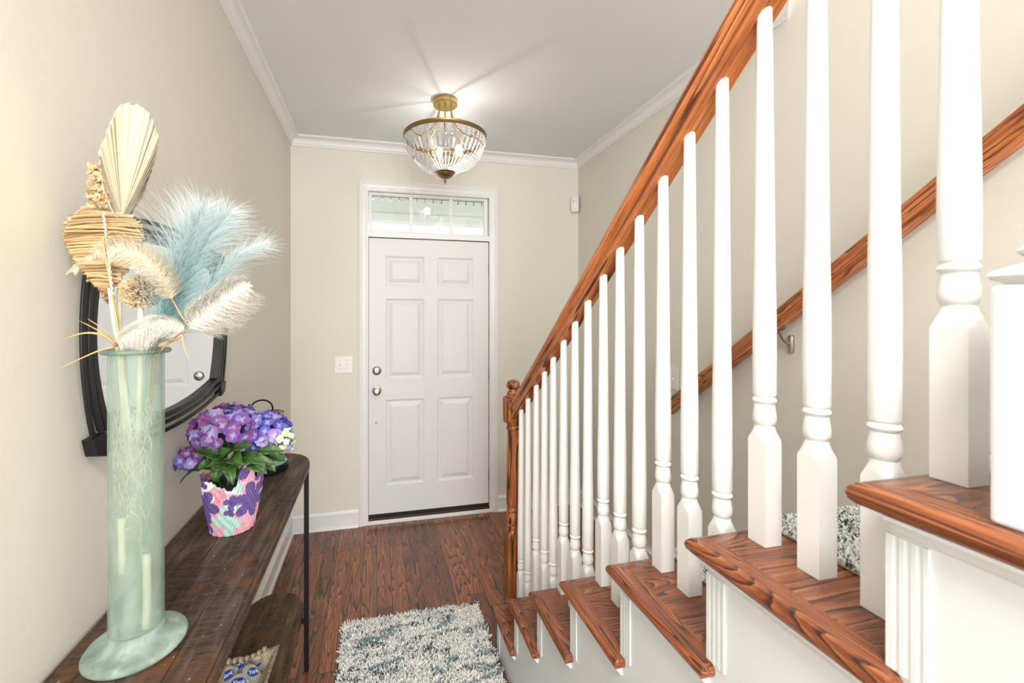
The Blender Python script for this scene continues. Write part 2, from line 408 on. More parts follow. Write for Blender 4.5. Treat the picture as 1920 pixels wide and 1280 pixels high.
# ------------------------------------------------------------------ porch beyond the transom
M_SOFF = paint('porch_soffit', (0.60, 0.60, 0.50), 0.8)
M_SIDE = paint('porch_beam_paint', (0.80, 0.81, 0.78), 0.7)
po = thing('porch_beam', 'pale grey porch beam with a ribbed upper edge beyond the transom', 'beam', (0, 4.55, 0))
obj('beam_face', boxes((-3, 4, 0, 0.15, 2.60, 2.735)), M_SIDE, po)
obj('beam_band', boxes((-3, 4, -0.02, 0.15, 2.52, 2.60)), M_SIDE, po, bevel=0.003)
obj('ribbed_strip', boxes(*[(-3+i*0.09, -3+i*0.09+0.078, -0.03, 0.1, 2.735, 2.765) for i in range(78)]), M_SIDE, po)
struct('ceiling_porch', boxes((-3, 4, D+0.12, 4.7, 2.79, 2.85)), M_SOFF)
struct('wall_porch', boxes((0.50, 5.0, 5.3, 5.4, -0.1, 3.0)), M_SIDE)
struct('floor_porch', boxes((-6, 8, D+0.12, 12, -0.2, -0.1)), paint('porch_concrete', (0.5, 0.5, 0.48), 0.9))

# ------------------------------------------------------------------ staircase
st = thing('staircase', 'oak tread staircase with pale painted side panels rising along the right side of the hall', 'staircase')
TH = 0.027; XS = S+0.026; PW = 0.042
for k in range(8):
    y0 = NOSE[k]; zt = TOP[k]
    yend = (NOSE[k+1] if k < 7 else -1.0)
    x1 = B-0.002
    poly = [(S, y0), (S+PW, y0-PW), (S+PW, yend-0.028), (x1, yend-0.028), (x1, y0)]
    # CCW seen from above
    bm = bmesh.new()
    if k == 0:
        # the first tread is notched around the wooden newel post
        poly = [(S, y0), (S+PW, y0-PW), (S+PW, yend-0.028), (x1, yend-0.028), (x1, y0)]
    slab(bm, poly, zt-TH, zt, [0, 0, 0, 0, 1])
    tr = obj('tread', bm, M_OAKX, st, smooth=30)
    bm = bmesh.new(); ye = yend-0.040
    poly = [(S, y0), (S, ye), (S+PW, ye), (S+PW, y0-PW)]
    slab(bm, poly, zt-TH, zt, [1, 1 if k < 7 else 0, 0, 0])
    obj('return_nosing', bm, M_OAKY, tr, smooth=30)
    # riser
    zb = TOP[k-1] if k else 0.0
    obj('riser', boxes((XS+0.004, B-0.003, y0-0.042, y0-0.028, zb, zt-TH)), M_TRIM, st)
    # cove under the nosing
    bm = bmesh.new()
    pf = [(XS+0.002, zt-TH), (XS-0.016, zt-TH), (XS-0.016, zt-TH-0.004), (XS-0.010, zt-TH-0.010), (XS-0.004, zt-TH-0.018), (XS+0.002, zt-TH-0.022)]
    loft(bm, [[(x, y0-0.030, z) for x, z in pf], [(x, ye+0.012, z) for x, z in pf]]); bmesh.ops.recalc_face_normals(bm, faces=bm.faces)
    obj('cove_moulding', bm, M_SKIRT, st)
    # fluted upright at the end of the riser
    if k < 8:
        bm = bmesh.new(); yr = y0-0.024; pts = [(XS+0.012, yr), (XS-0.003, yr)]
        for i in range(3):
            a = yr-0.006-i*0.010
            pts += [(XS-0.003, a), (XS-0.0025, a-0.0022), (XS-0.0025, a-0.0038), (XS-0.003, a-0.006)]
        pts += [(XS-0.003, yr-0.036), (XS+0.012, yr-0.036)]
        loft(bm, [[(x, y, max(0.0, zb+0.0005)) for x, y in pts], [(x, y, zt-TH-0.0225) for x, y in pts]]); bmesh.ops.recalc_face_normals(bm, faces=bm.faces)
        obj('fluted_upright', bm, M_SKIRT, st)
# side panel: one wall following the underside of the treads
bm = bmesh.new(); pts = [(XS, -1.0, 0), (XS, NOSE[0]-0.026, 0)]
for k in range(8):
    pts += [(XS, NOSE[k]-0.026, TOP[k]-TH)]
    if k < 7: pts += [(XS, NOSE[k+1]-0.026, TOP[k]-TH)]
pts += [(XS, -1.0, TOP[7]-TH)]
extrude_poly(bm, pts, (0.05, 0, 0)); bmesh.ops.recalc_face_normals(bm, faces=bm.faces)
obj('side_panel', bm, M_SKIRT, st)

# ------------------------------------------------------------------ banister
SL = 0.768
def zrail(y): return 2.036-SL*(y-0.569)
ba = thing('banister', 'white turned balusters under a stained oak handrail beside the stair', 'banister')
RW = 0.030
half = [(0.0, 0.0), (0.024, 0.0), (0.026, 0.003), (0.026, 0.013), (0.0235, 0.016), (0.0215, 0.021), (0.0225, 0.027), (0.026, 0.031), (0.0265, 0.034), (0.030, 0.037), (0.031, 0.045), (0.0300, 0.052), (0.0265, 0.0585), (0.020, 0.063), (0.010, 0.0655)]
prof = [(-x, z) for x, z in reversed(half)]+half[1:]
cs = math.hypot(1, SL)
def rail_rings(ys, x, zf, prof):
    return [[(x+px, y, zf(y)+pz*cs) for px, pz in prof] for y in ys]
bm = bmesh.new(); loft(bm, rail_rings([1.856, -0.55], XB, zrail, prof)); bmesh.ops.recalc_face_normals(bm, faces=bm.faces)
hr = obj('handrail', bm, None, ba, smooth=25)
M_RAIL = oak('stained_oak_rail', 1, lin(214, 140, 86), lin(188, 112, 62), lin(112, 60, 32), rings=9, size=14, stretch=0.05)
# tilt the texture space of the rail so the grain follows it
def tilt(m, ang):
    for nd in m.node_tree.nodes:
        if nd.type == 'TEX_COORD':
            lk = nd.outputs['Object'].links
            mp = m.node_tree.nodes.new('ShaderNodeMapping'); mp.vector_type = 'POINT'; mp.inputs['Rotation'].default_value = (ang, 0, 0)
            tg = [l.to_socket for l in lk]
            m.node_tree.links.new(nd.outputs['Object'], mp.inputs[0])
            for s_ in tg: m.node_tree.links.new(mp.outputs[0], s_)
tilt(M_RAIL, math.atan(SL))
hr.data.materials.append(M_RAIL)
BY = [1.779, 1.693, 1.598, 1.513, 1.431, 1.344, 1.258, 1.173, 1.083, 0.999, 0.915, 0.827, 0.745, 0.661, 0.573, 0.488, 0.404, 0.334]
BK = [0, 0, 1, 1, 1, 2, 2, 2, 3, 3, 3, 4, 4, 4, 5, 5, 5, 6]
hb = 0.0162
for y, k in zip(BY, BK):
    zt = TOP[k]; H = zrail(y+0.005)-zt
    q = hb*math.sqrt(2)
    P = [(q+0.001, 0, 1), (q+0.001, 0.168, 1), (q-0.0002, 0.170, 1), (0.0200, 0.176, 1), (0.0175, 0.181, 1), (0.0155, 0.186, 1), (0.0145, 0.190, 1), (0.0142, 0.192, 0), (0.0128, 0.1925, 0),
         (0.0128, 0.194, 0), (0.0150, 0.1965, 0), (0.0165, 0.202, 0), (0.0168, 0.208, 0), (0.0160, 0.216, 0), (0.0148, 0.224, 0), (0.0143, 0.228, 0), (0.0140, 0.2295, 0), (0.0158, 0.231, 0), (0.0172, 0.2345, 0), (0.0158, 0.2385, 0), (0.0142, 0.240, 0), (0.0142, 0.2415, 0), (0.0158, 0.243, 0), (0.0166, 0.246, 0)]
    L = H+0.012-0.246
    for i in range(1, 13):
        t = i/12; P.append((0.0166+0.0008*math.sin(min(1, t*3)*PI)-0.0058*t**1.15, 0.246+L*t, 0))
    bm = bmesh.new(); turned(bm, P, hb, 32, (XB, y, zt+0.0005))
    obj('baluster', bm, M_BAL, ba, smooth=30)
# wooden newel post at the foot
NX, NY, hn = 0.627, 1.893, 0.036
q = hn*1.4143
P = [(q, 0.0, 1), (q, 0.500, 1), (q-0.002, 0.508, 1), (q-0.012, 0.524, 1), (q-0.017, 0.532, 0), (0.030, 0.534, 0), (0.034, 0.537, 0), (0.035, 0.543, 0), (0.033, 0.550, 0), (0.029, 0.552, 0), (0.032, 0.558, 0), (0.0345, 0.572, 0), (0.0335, 0.590, 0), (0.028, 0.605, 0), (0.026, 0.610, 0), (0.029, 0.612, 0),
     (0.0315, 0.618, 0), (0.0315, 0.624, 0), (0.029, 0.630, 0), (0.028, 0.634, 0), (0.0305, 0.640, 0), (0.0325, 0.660, 0), (0.0330, 0.70, 0), (0.0325, 0.76, 0), (0.0310, 0.84, 0), (0.0290, 0.92, 0), (0.0270, 0.975, 0), (0.0265, 0.992, 0), (0.030, 0.995, 0), (0.033, 1.000, 0), (0.033, 1.006, 0), (0.030, 1.011, 0), (0.029, 1.016, 0), (0.031, 1.022, 0),
     (0.0345, 1.028, 1), (0.040, 1.034, 1), (q, 1.042, 1), (q, 1.142, 1), (0.040, 1.150, 1), (0.033, 1.154, 0), (0.028, 1.158, 0), (0.030, 1.162, 0), (0.0305, 1.168, 0), (0.027, 1.174, 0), (0.022, 1.180, 0), (0.021, 1.184, 0), (0.026, 1.188, 0), (0.0315, 1.195, 0), (0.0325, 1.203, 0), (0.030, 1.213, 0), (0.023, 1.222, 0), (0.012, 1.227, 0), (0.002, 1.228, 0)]
bm = bmesh.new(); turned(bm, P, hn, 40, (NX, NY, 0))
nw = obj('newel_post', bm, M_OAKZ, ba, smooth=30); nw['label'] = 'turned stained oak newel post with a ball top at the foot of the stair'
bm = boxes((NX-hn-0.011, NX-hn+0.001, NY-0.020, NY+0.020, 1.030, 1.148)); obj('side_block', bm, M_OAKZ, nw, bevel=0.006)
bm = boxes((NX-0.024, NX+0.024, NY-hn-0.009, NY-hn+0.001, 1.022, 1.135)); obj('rail_block', bm, M_OAKZ, nw, bevel=0.003)
# white newel post at the top of the flight
WX, WY, hw = 0.589, 0.2025, 0.060
zt = TOP[6]
bm = boxes((WX-hw, WX+hw, WY-hw, WY+hw, zt+0.0005, zt+0.210))
w = obj('newel_post', bm, M_BAL, ba, bevel=0.004); w['label'] = 'square white newel post cut off by the right edge of the photo'
bm = bmesh.new(); e = hw-0.001
lay = []
for ee, z in ((e-0.006, 0.2105), (e-0.004, 0.213), (e+0.000, 0.215), (e+0.002, 0.219), (e-0.001, 0.223), (e-0.008, 0.226), (0.034, 0.236), (0.024, 0.238)):
    lay.append([(WX+a*ee, WY+b*ee, zt+z) for a, b in ((-1, -1), (1, -1), (1, 1), (-1, 1))])
loft(bm, lay); obj('post_cap', bm, M_BAL, w, smooth=50)
bm = bmesh.new(); lathe(bm, [(0.024, 0.234), (0.045, 0.235), (0.061, 0.237), (0.065, 0.241), (0.060, 0.246), (0.040, 0.252), (0.028, 0.256), (0.024, 0.27), (0.030, 0.33), (0.030, 0.50), (0.022, 0.90)], 32, (WX, WY, zt)); obj('turned_shaft', bm, M_BAL, w, smooth=40)

# ------------------------------------------------------------------ stair runner (looped carpet)
M_RUN = mat('looped_carpet', (0.55, 0.56, 0.55), 0.95); n = N(M_RUN)
gi = n.new('ShaderNodeNewGeometry'); rr = gi.outputs['Random Per Island']
n.base(n.ramp(rr, [(0.0, lin(90, 84, 76)), (0.10, lin(150, 146, 138)), (0.18, lin(240, 240, 238)), (0.7, lin(240, 240, 238)), (0.85, lin(180, 185, 185)), (1.0, lin(150, 140, 125))], 'CONSTANT'))
M_RUNB = mat('carpet_backing', lin(170, 166, 158), 0.95)
RX0, RX1 = 0.676, 1.52
path = []
for k in range(0, 7):
    y = NOSE[k]; z = TOP[k]; zb = TOP[k-1] if k else 0.0
    path += [(y-0.026, zb+0.002), (y-0.026, z-TH-0.002), (y+0.003, z-TH-0.002), (y+0.008, z-TH/2), (y+0.001, z+0.003)]
    path += [(NOSE[k+1]-0.026, z+0.003)]
bm = bmesh.new(); rg = []
for x in (RX0, RX1): rg.append([bm.verts.new((x, y, z)) for y, z in path])
for i in range(len(path)-1): bm.faces.new((rg[0][i], rg[0][i+1], rg[1][i+1], rg[1][i]))
bmesh.ops.recalc_face_normals(bm, faces=bm.faces)
run = obj('stair_runner', bm, M_RUNB); tag(run, 'speckled grey and white looped carpet runner down the middle of the stair treads', 'carpet')
m_ = run.modifiers.new('s', 'SOLIDIFY'); m_.thickness = 0.004; m_.offset = 0
def spikes(pts, hts, rad, rnd, lean=0.5, sides=3, segs=2, twist=0.0):
    """tufts: small bent tapered prisms; pts [(p, normal)]"""
    V = []; F = []
    for (p, nn), h in zip(pts, hts):
        p = Vector(p); nn = Vector(nn)
        t1 = nn.orthogonal().normalized(); t2 = nn.cross(t1)
        a = rnd.uniform(0, 2*PI); ln = (t1*math.cos(a)+t2*math.sin(a))*lean*h*rnd.uniform(0.3, 1.2)
        r = rad*rnd.uniform(0.7, 1.3); a0 = rnd.uniform(0, 2*PI); b0 = len(V)
        for s in range(segs+1):
            f = s/segs; c = p+nn*h*f+ln*f*f
            rr_ = r*(1-0.25*f) if s < segs else r*0.45
            for k in range(sides):
                an = a0+2*PI*k/sides+twist*f; V.append(tuple(c+(t1*math.cos(an)+t2*math.sin(an))*rr_))
        for s in range(segs):
            for k in range(sides):
                q0 = b0+s*sides+k; q1 = b0+s*sides+(k+1) % sides; F.append((q0, q1, q1+sides, q0+sides))
        F.append(tuple(b0+segs*sides+k for k in range(sides)))
    return V, F
R = random.Random(5); pts = []; hts = []
for k in (3, 4, 5, 6):
    y1 = NOSE[k]+0.004; y0 = NOSE[k+1]-0.02
    nx = int(0.34/0.0044); ny = int((y1-y0)/0.0044)
    for i in range(nx):
        for j in range(ny):
            pts.append(((RX0+0.002+i*0.0044+R.uniform(-.0015, .0015), y0+j*0.0044+R.uniform(-.0015, .0015), TOP[k]+0.003), (R.uniform(-.2, .2), R.uniform(-.2, .3), 1))); hts.append(R.uniform(0.007, 0.011))
    for i in range(nx):
        for j in range(5):
            a = j/4*PI*0.5
            pts.append(((RX0+0.002+i*0.0044, y1+0.004*math.sin(a), TOP[k]-TH*0.5*(1-math.cos(a))), (0, math.sin(a), math.cos(a)+0.05))); hts.append(0.009)
obj('carpet_pile', spikes(pts, hts, 0.0019, R, 0.9, 4, 2), M_RUN, run, smooth='all')['kind'] = 'stuff'

# ------------------------------------------------------------------ wall handrail
wh = thing('wall_handrail', 'stained oak handrail running up the right wall', 'handrail')
def zw(y): return 1.034-0.760*(y-1.98)+0.0
WXR = B-0.058
halfw = [(0.0, 0.0), (0.016, 0.0), (0.018, 0.004), (0.018, 0.014), (0.022, 0.018), (0.023, 0.022), (0.021, 0.026), (0.022, 0.030), (0.022, 0.060), (0.020, 0.064), (0.010, 0.066)]
profw = [(-x, z-0.033) for x, z in reversed(halfw)]+[(x, z-0.033) for x, z in halfw[1:]]
bm = bmesh.new(); loft(bm, rail_rings([1.975, -0.8], WXR, zw, profw)); bmesh.ops.recalc_face_normals(bm, faces=bm.faces)
M_RAIL2 = oak('stained_oak_wall_rail', 1, lin(214, 140, 88), lin(186, 110, 62), lin(120, 64, 34), rings=12, size=18)
tilt(M_RAIL2, math.atan(0.76))
obj('handrail', bm, M_RAIL2, wh, smooth=25)
def bracket(y):
    zb = zw(y)-0.033*cs
    bm = bmesh.new(); box(bm, WXR-0.012, WXR+0.012, y-0.030, y+0.030, zb-0.003, zb+0.001)
    for v in bm.verts: v.co.z += -0.76*(v.co.y-y)
    pts = bez((WXR, y, zb-0.002), (WXR, y, zb-0.035), (WXR+0.02, y, zb-0.045), (B-0.006, y, zb-0.062), 8)
    tube(bm, pts, [0.006, 0.0055, 0.005, 0.005, 0.005, 0.0055, 0.006, 0.007, 0.008], 10)
    lathe(bm, [(0.005, -0.032), (0.011, -0.028), (0.012, 0.0), (0.011, 0.034), (0.005, 0.040)], 12, (B-0.004, y, zb-0.060))
    return bm
for y in (1.345, 0.15):
    obj('rail_bracket', bracket(y), M_NICKEL, wh, smooth=40)['label'] = 'satin nickel bracket'

# ------------------------------------------------------------------ switches and sensor
def plate(name, label, ntog, loc, rz, w, h, ups):
    t = thing(name, label, 'light switch', loc, rz)
    obj('switch_plate', boxes((-w/2, w/2, -0.006, 0, -h/2, h/2)), M_PLATE, t, bevel=0.0025)
    for i in range(ntog):
        x = (i-(ntog-1)/2)*0.046
        obj('toggle_slot', boxes((x-0.006, x+0.006, -0.0066, -0.005, -0.013, 0.013)), M_TOG, t, bevel=0.0005)
        bm = boxes((x-0.0042, x+0.0042, -0.016, -0.004, -0.005, 0.005)); o = obj('toggle', bm, M_PLATE, t, bevel=0.001)
        for v in o.data.vertices:
            if v.co.y < -0.01: v.co.z += 0.008*ups[i]
        for z in (-0.030, 0.030):
            bm = bmesh.new(); lathe(bm, [(0.0032, 0), (0.0028, 0.001), (0.0, 0.0012)], 12, M=Matrix.Translation((x, -0.006, z)) @ MX); obj('screw', bm, M_STEEL, t)
    return t
plate('light_switch', 'white double toggle light switch left of the entry door', 2, (-0.2325, D, 1.1725), 0, 0.125, 0.122, (1, -1))
plate('light_switch', 'white single toggle light switch on the right wall above the end of the wall handrail', 1, (B, 2.028, 1.182), -PI/2, 0.078, 0.125, (-1,))
t = thing('motion_sensor', 'small white motion sensor high in the corner right of the door', 'sensor', (1.563, D-0.026, 2.425), math.radians(-40))
bm = bmesh.new(); 
rings = []
for z, w_, d_ in ((-0.066, 0.022, 0.010), (-0.062, 0.029, 0.017), (-0.040, 0.031, 0.021), (0.0, 0.031, 0.021), (0.012, 0.031, 0.019), (0.060, 0.029, 0.012), (0.066, 0.024, 0.006)):
    rings.append([(-w_, 0.013, z), (w_, 0.013, z), (w_, -d_*0.7, z), (w_*0.7, -d_, z), (-w_*0.7, -d_, z), (-w_, -d_*0.7, z)])
loft(bm, rings); bmesh.ops.recalc_face_normals(bm, faces=bm.faces); obj('sensor_housing', bm, M_PLATE, t, smooth=35, bevel=0.002)
disc('sensor_light', [(0.003, 0), (0.003, 0.002), (0.0, 0.0025)], -0.004, 0.024, M_DARK, t, y=-0.0165, n=12)
obj('sensor_lens', boxes((-0.022, 0.022, -0.0225, -0.0195, -0.050, -0.004)), mat('sensor_lens', (0.86, 0.86, 0.84), 0.2), t, bevel=0.001)

# ------------------------------------------------------------------ ceiling lamp
LX, LY = 0.388, 2.425
M_BRASS = mat('brushed_brass', lin(190, 164, 104), 0.33, 1.0)
M_BRASSD = mat('aged_brass', lin(150, 124, 80), 0.38, 1.0)
cl = thing('ceiling_lamp', 'brass and crystal bowl ceiling lamp hanging in front of the entry door', 'lamp', (LX, LY, ZC))
def lobj(name, prof, m, n=40, cap=True, **k):
    bm = bmesh.new(); lathe(bm, prof, n, cap=cap); bmesh.ops.remove_doubles(bm, verts=bm.verts, dist=1e-7); bmesh.ops.recalc_face_normals(bm, faces=bm.faces); return obj(name, bm, m, cl, smooth=30, **k)
lobj('canopy', [(0.002, 0.0), (0.070, 0.0), (0.071, -0.003), (0.071, -0.030), (0.068, -0.033), (0.002, -0.033)], M_BRASS)
ZR = -0.222; RR = 0.238
lobj('ring', [(RR-0.003, ZR-0.012), (RR+0.002, ZR-0.012), (RR+0.004, ZR-0.009), (RR+0.002, ZR-0.004), (RR+0.002, ZR+0.006), (RR+0.004, ZR+0.010), (RR, ZR+0.012), (RR-0.003, ZR+0.010), (RR-0.003, ZR-0.012)], M_BRASSD, 72, cap=False)
for i in range(6):
    a = 2*PI*i/6+0.35; c, s = math.cos(a), math.sin(a)
    rz_ = [(0.040, -0.030), (0.040, -0.050), (0.046, -0.095), (0.066, -0.150), (0.105, -0.200), (0.150, -0.238), (0.185, -0.238), (0.210, -0.222), (RR-0.002, ZR)]
    bm = bmesh.new(); tube(bm, spline([(r*c, r*s, z) for r, z in rz_], 4), 0.0042, 8); obj('arm', bm, M_BRASS, cl, smooth='all')
lobj('centre_rod', [(0.003, -0.03), (0.003, -0.43), (0.002, -0.431)], M_BRASS, 10)
ZF = -0.425
lobj('finial', [(0.002, ZF+0.012), (0.058, ZF+0.010), (0.061, ZF+0.006), (0.058, ZF+0.001), (0.050, ZF-0.004), (0.048, ZF-0.008), (0.040, ZF-0.018), (0.030, ZF-0.026), (0.016, ZF-0.031), (0.007, ZF-0.034), (0.006, ZF-0.038), (0.009, ZF-0.042), (0.008, ZF-0.048), (0.004, ZF-0.052), (0.0035, ZF-0.060), (0.001, ZF-0.063)], M_BRASSD)
def bowl(t):      # t 0 rim .. 1 bottom : radius, z
    pr = [(RR-0.001, ZR-0.014), (0.232, -0.262), (0.222, -0.292), (0.205, -0.325), (0.180, -0.356), (0.148, -0.384), (0.110, -0.406), (0.062, -0.424)]
    f = t*(len(pr)-1); i = min(int(f), len(pr)-2); g = f-i
    return pr[i][0]*(1-g)+pr[i+1][0]*g, pr[i][1]*(1-g)+pr[i+1][1]*g
def gem(bm, c, r, stretch=1.3, n=6, ax=Vector((0, 0, 1))):
    ax = ax.normalized(); t1 = ax.orthogonal().normalized(); t2 = ax.cross(t1)
    rg = []
    for h, q in ((-1, 0.25), (-0.5, 0.85), (0.0, 1.0), (0.5, 0.85), (1, 0.25)):
        rg.append([c+ax*h*r*stretch+(t1*math.cos(2*PI*k/n)+t2*math.sin(2*PI*k/n))*r*q for k in range(n)])
    loft(bm, rg)
NS = 44
for i in range(NS):
    a = 2*PI*i/NS; c, s = math.cos(a), math.sin(a)
    def P(t, dr_=0.0):
        r, z = bowl(t); return Vector(((r+dr_)*c, (r+dr_)*s, z))
    bm = bmesh.new()
    tube(bm, [P(q/20) for q in range(1, 20)], 0.0006, 3)
    for q in (0.03, 0.10, 0.17): gem(bm, P(q), 0.0066, 1.0, 6)
    # long faceted prism
    p0, p1 = P(0.24), P(0.50); ax = (p1-p0); L = ax.length
    gem(bm, P(0.545), 0.0055, 1.0, 6)
    for q in range(15):
        t = 0.60+q*0.0275; r, z = bowl(t); gem(bm, P(t), min(0.0056, r*0.052+0.001), 1.0, 5, ax)
    obj('crystal_strand', bm, M_CRYSTAL, cl)
    bm = bmesh.new(); axn = ax.normalized(); t1 = Vector((-s, c, 0)); t2 = axn.cross(t1); rg = []
    for h, w_, d_ in ((0, 0.003, 0.002), (0.08, 0.0085, 0.0035), (0.92, 0.0085, 0.0035), (1.0, 0.003, 0.002)):
        rg.append([p0+ax*h+t1*w_*math.cos(k*PI/3)+t2*d_*1.3*math.sin(k*PI/3) for k in range(6)])
    loft(bm, rg); obj('crystal_prism', bm, M_CRYSTAL, cl)
M_SOCK = mat('socket', lin(190, 140, 80), 0.4, 0.8)
M_LIT = bpy.data.materials.new('lit_bulb'); M_LIT.use_nodes = True; n = N(M_LIT)
n.p.inputs['Base Color'].default_value = (1, 0.97, 0.9, 1); n.p.inputs['Emission Color'].default_value = (1, 0.95, 0.86, 1); n.p.inputs['Emission Strength'].default_value = 14
M_FROST = mat('frosted_bulb', (0.95, 0.95, 0.93), 0.25)
for i in range(4):
    a = 2*PI*i/4+0.35; x, y = 0.085*math.cos(a), 0.085*math.sin(a)
    bm = bmesh.new(); tube(bm, bez((0, 0, -0.355), (x*0.5, y*0.5, -0.385), (x, y, -0.38), (x, y, -0.345), 8), 0.004, 8)
    lathe(bm, [(0.016, -0.350), (0.018, -0.345), (0.017, -0.315), (0.014, -0.312)], 16, (x, y, 0)); obj('bulb_socket', bm, M_SOCK, cl, smooth=40)
    bm = bmesh.new(); lathe(bm, [(0.010, -0.312), (0.016, -0.302), (0.026, -0.284), (0.028, -0.270), (0.024, -0.254), (0.012, -0.244), (0.001, -0.242)], 20, (x, y, 0))
    b = obj('bulb', bm, M_LIT if i == 0 else M_FROST, cl, smooth='all')
    if i == 0: b['label'] = 'lit bulb'; bx_, by_ = x, y
ld = bpy.data.lights.new('ceiling_lamp_light', 'POINT'); ld.energy = 11; ld.color = (1, 0.96, 0.90); ld.shadow_soft_size = 0.028
lo = bpy.data.objects.new('ceiling_lamp_light', ld); COL.objects.link(lo); lo.location = (LX+bx_*0.9, LY+by_*0.9, ZC-0.275)

# ------------------------------------------------------------------ console table
def weathered(name, axis, a, b, c, seams=0.078):
    m = mat(name, a, 0.55); n = N(m); vec = n.coord(); n.p.inputs['Specular IOR Level'].default_value = 0.3
    sc_ = [1, 1, 1]; sc_[axis] = 0.12
    mp = n.new('ShaderNodeMapping'); mp.inputs['Scale'].default_value = sc_; n.link(vec, mp.inputs[0])
    g = n.noise(mp.outputs[0], 34, 4, 0.65, 0.4)
    c1 = n.ramp(g, [(0.30, c), (0.50, a), (0.68, b)])
    # saw marks across the boards
    sm = [1, 1, 1]; sm[axis] = 1.0; sm[1-axis if axis < 2 else 0] = 0.10
    mp2 = n.new('ShaderNodeMapping'); mp2.inputs['Scale'].default_value = sm; mp2.inputs['Rotation'].default_value = (0, 0, 0.12); n.link(vec, mp2.inputs[0])
    saw = n.noise(mp2.outputs[0], 190, 3, 0.7, 0.3)
    blot = n.noise(vec, 9, 3, 0.6, 0.5)
    c2 = n.mix(n.math('MULTIPLY', n.ramp(saw, [(0.45, (0, 0, 0)), (0.62, (1, 1, 1))]), 0.5), c1, b)
    c2 = n.mix(n.ramp(blot, [(0.52, (0, 0, 0)), (0.66, (0.75, 0.75, 0.75))]), c2, lin(104, 66, 38))
    sp = n.noise(vec, 120, 2, 0.5)
    c2 = n.mix(n.ramp(sp, [(0.70, (0, 0, 0)), (0.76, (1, 1, 1))]), c2, lin(165, 150, 135))
    # seams between the boards
    se = n.new('ShaderNodeSeparateXYZ'); n.link(vec, se.inputs[0])
    xx = n.math('FRACT', n.math('MULTIPLY', n.math('ADD', se.outputs[0 if axis == 1 else 1], 5.016), 1/seams))
    sf = n.math('LESS_THAN', n.math('ABSOLUTE', n.math('SUBTRACT', xx, 0.5)), 0.016)
    c2 = n.mix(n.math('MULTIPLY', sf, 0.8), c2, (0.012, 0.008, 0.006))
    n.base(c2)
    h = n.math('SUBTRACT', n.math('ADD', n.math('MULTIPLY', saw, 0.8), g), n.math('MULTIPLY', sf, 2.0))
    n.bump(h, 0.6, 0.0012)
    n.link(n.ramp(g, [(0.3, (0.60,)*3), (0.7, (0.38,)*3)]), n.p.inputs['Roughness'])
    return m
M_TAB = weathered('reclaimed_wood', 1, lin(58, 45, 38), lin(98, 84, 73), lin(30, 22, 17))
M_SHELF = weathered('reclaimed_wood_shelf', 1, lin(74, 52, 32), lin(104, 84, 60), lin(34, 24, 16))
ZT = 0.882; TX0, TX1 = -0.582, -0.288; TY0, TY1 = 0.66, 2.135
def stadium(x0, x1, y0, y1, cap, n=14):
    cx = (x0+x1)/2; rx = (x1-x0)/2; P = []
    for i in range(n+1):
        t = i/n*PI; P.append((cx+rx*math.cos(t), y1-cap+cap*abs(math.sin(t))**0.92))
    for i in range(n+1):
        t = PI+i/n*PI; P.append((cx+rx*math.cos(t), y0+cap-cap*abs(math.sin(t))**0.92))
    out = []
    for p in P:
        if not out or math.hypot(p[0]-out[-1][0], p[1]-out[-1][1]) > 1e-4: out.append(p)
    return out
tb = thing('console_table', 'narrow weathered wood console table with round ends and black legs along the left wall', 'console table')
bm = bmesh.new(); slab(bm, stadium(TX0, TX1, TY0, TY1, 0.19), ZT-0.030, ZT)
obj('table_top', bm, M_TAB, tb, bevel=0.003)
bm = bmesh.new(); slab(bm, stadium(TX0+0.012, TX1-0.024, TY0+0.03, TY1-0.03, 0.17), 0.222, 0.247)
obj('lower_shelf', bm, M_SHELF, tb, bevel=0.003)
LXo, LXi, LYs = (TX1-0.008, TX0+0.010, (0.862, 1.933))
for x in (LXo, LXi):
    for y in LYs:
        obj('leg', boxes((x-0.009, x+0.009, y-0.010, y+0.010, 0.001, ZT-0.0305)), M_BLACK, tb, bevel=0.001)
for y in LYs:
    obj('cross_bar', boxes((LXi+0.009, LXo-0.009, y-0.008, y+0.008, 0.208, 0.2215)), M_BLACK, tb)
    obj('cross_bar', boxes((LXi+0.009, LXo-0.009, y-0.008, y+0.008, ZT-0.042, ZT-0.0305)), M_BLACK, tb)

# ------------------------------------------------------------------ wall mirror
mr = thing('wall_mirror', 'black iron framed wall mirror with bowed sides hanging on the left wall', 'mirror', (-A, 1.395, 1.498))
def outline(d, n=14):
    cy, cz, by, bz = 0.372-d, 0.250-d, 0.044, 0.037
    P = []
    C = [(-cy, -cz), (cy, -cz), (cy, cz), (-cy, cz)]
    for i in range(4):
        y0, z0 = C[i]; y1, z1 = C[(i+1) % 4]
        for k in range(n):
            t = k/n; bl = 4*t*(1-t)
            y = y0+(y1-y0)*t; z = z0+(z1-z0)*t
            if i == 0: z -= bz*bl
            if i == 1: y += by*bl
            if i == 2: z += bz*bl
            if i == 3: y -= by*bl
            P.append((y, z))
    return P
def band(d0, d1, x0, x1):
    bm = bmesh.new(); a = outline(d0); b = outline(d1)
    r = [[(x0, *p) for p in a], [(x1, *p) for p in a], [(x1, *p) for p in b], [(x0, *p) for p in b]]
    loft(bm, r+[r[0]], cap=False); bmesh.ops.remove_doubles(bm, verts=bm.verts, dist=1e-6); bmesh.ops.recalc_face_normals(bm, faces=bm.faces); return bm
M_IRON = mat('black_iron', (0.016, 0.016, 0.017), 0.42, 0.5); n = N(M_IRON); n.bump(n.noise(n.coord(), 500, 2), 0.3, 0.0006)
obj('frame_bar', band(0.0, 0.011, 0.018, 0.023), M_IRON, mr, bevel=0.0012)
obj('frame_bar', band(0.022, 0.033, 0.018, 0.023), M_IRON, mr, bevel=0.0012)
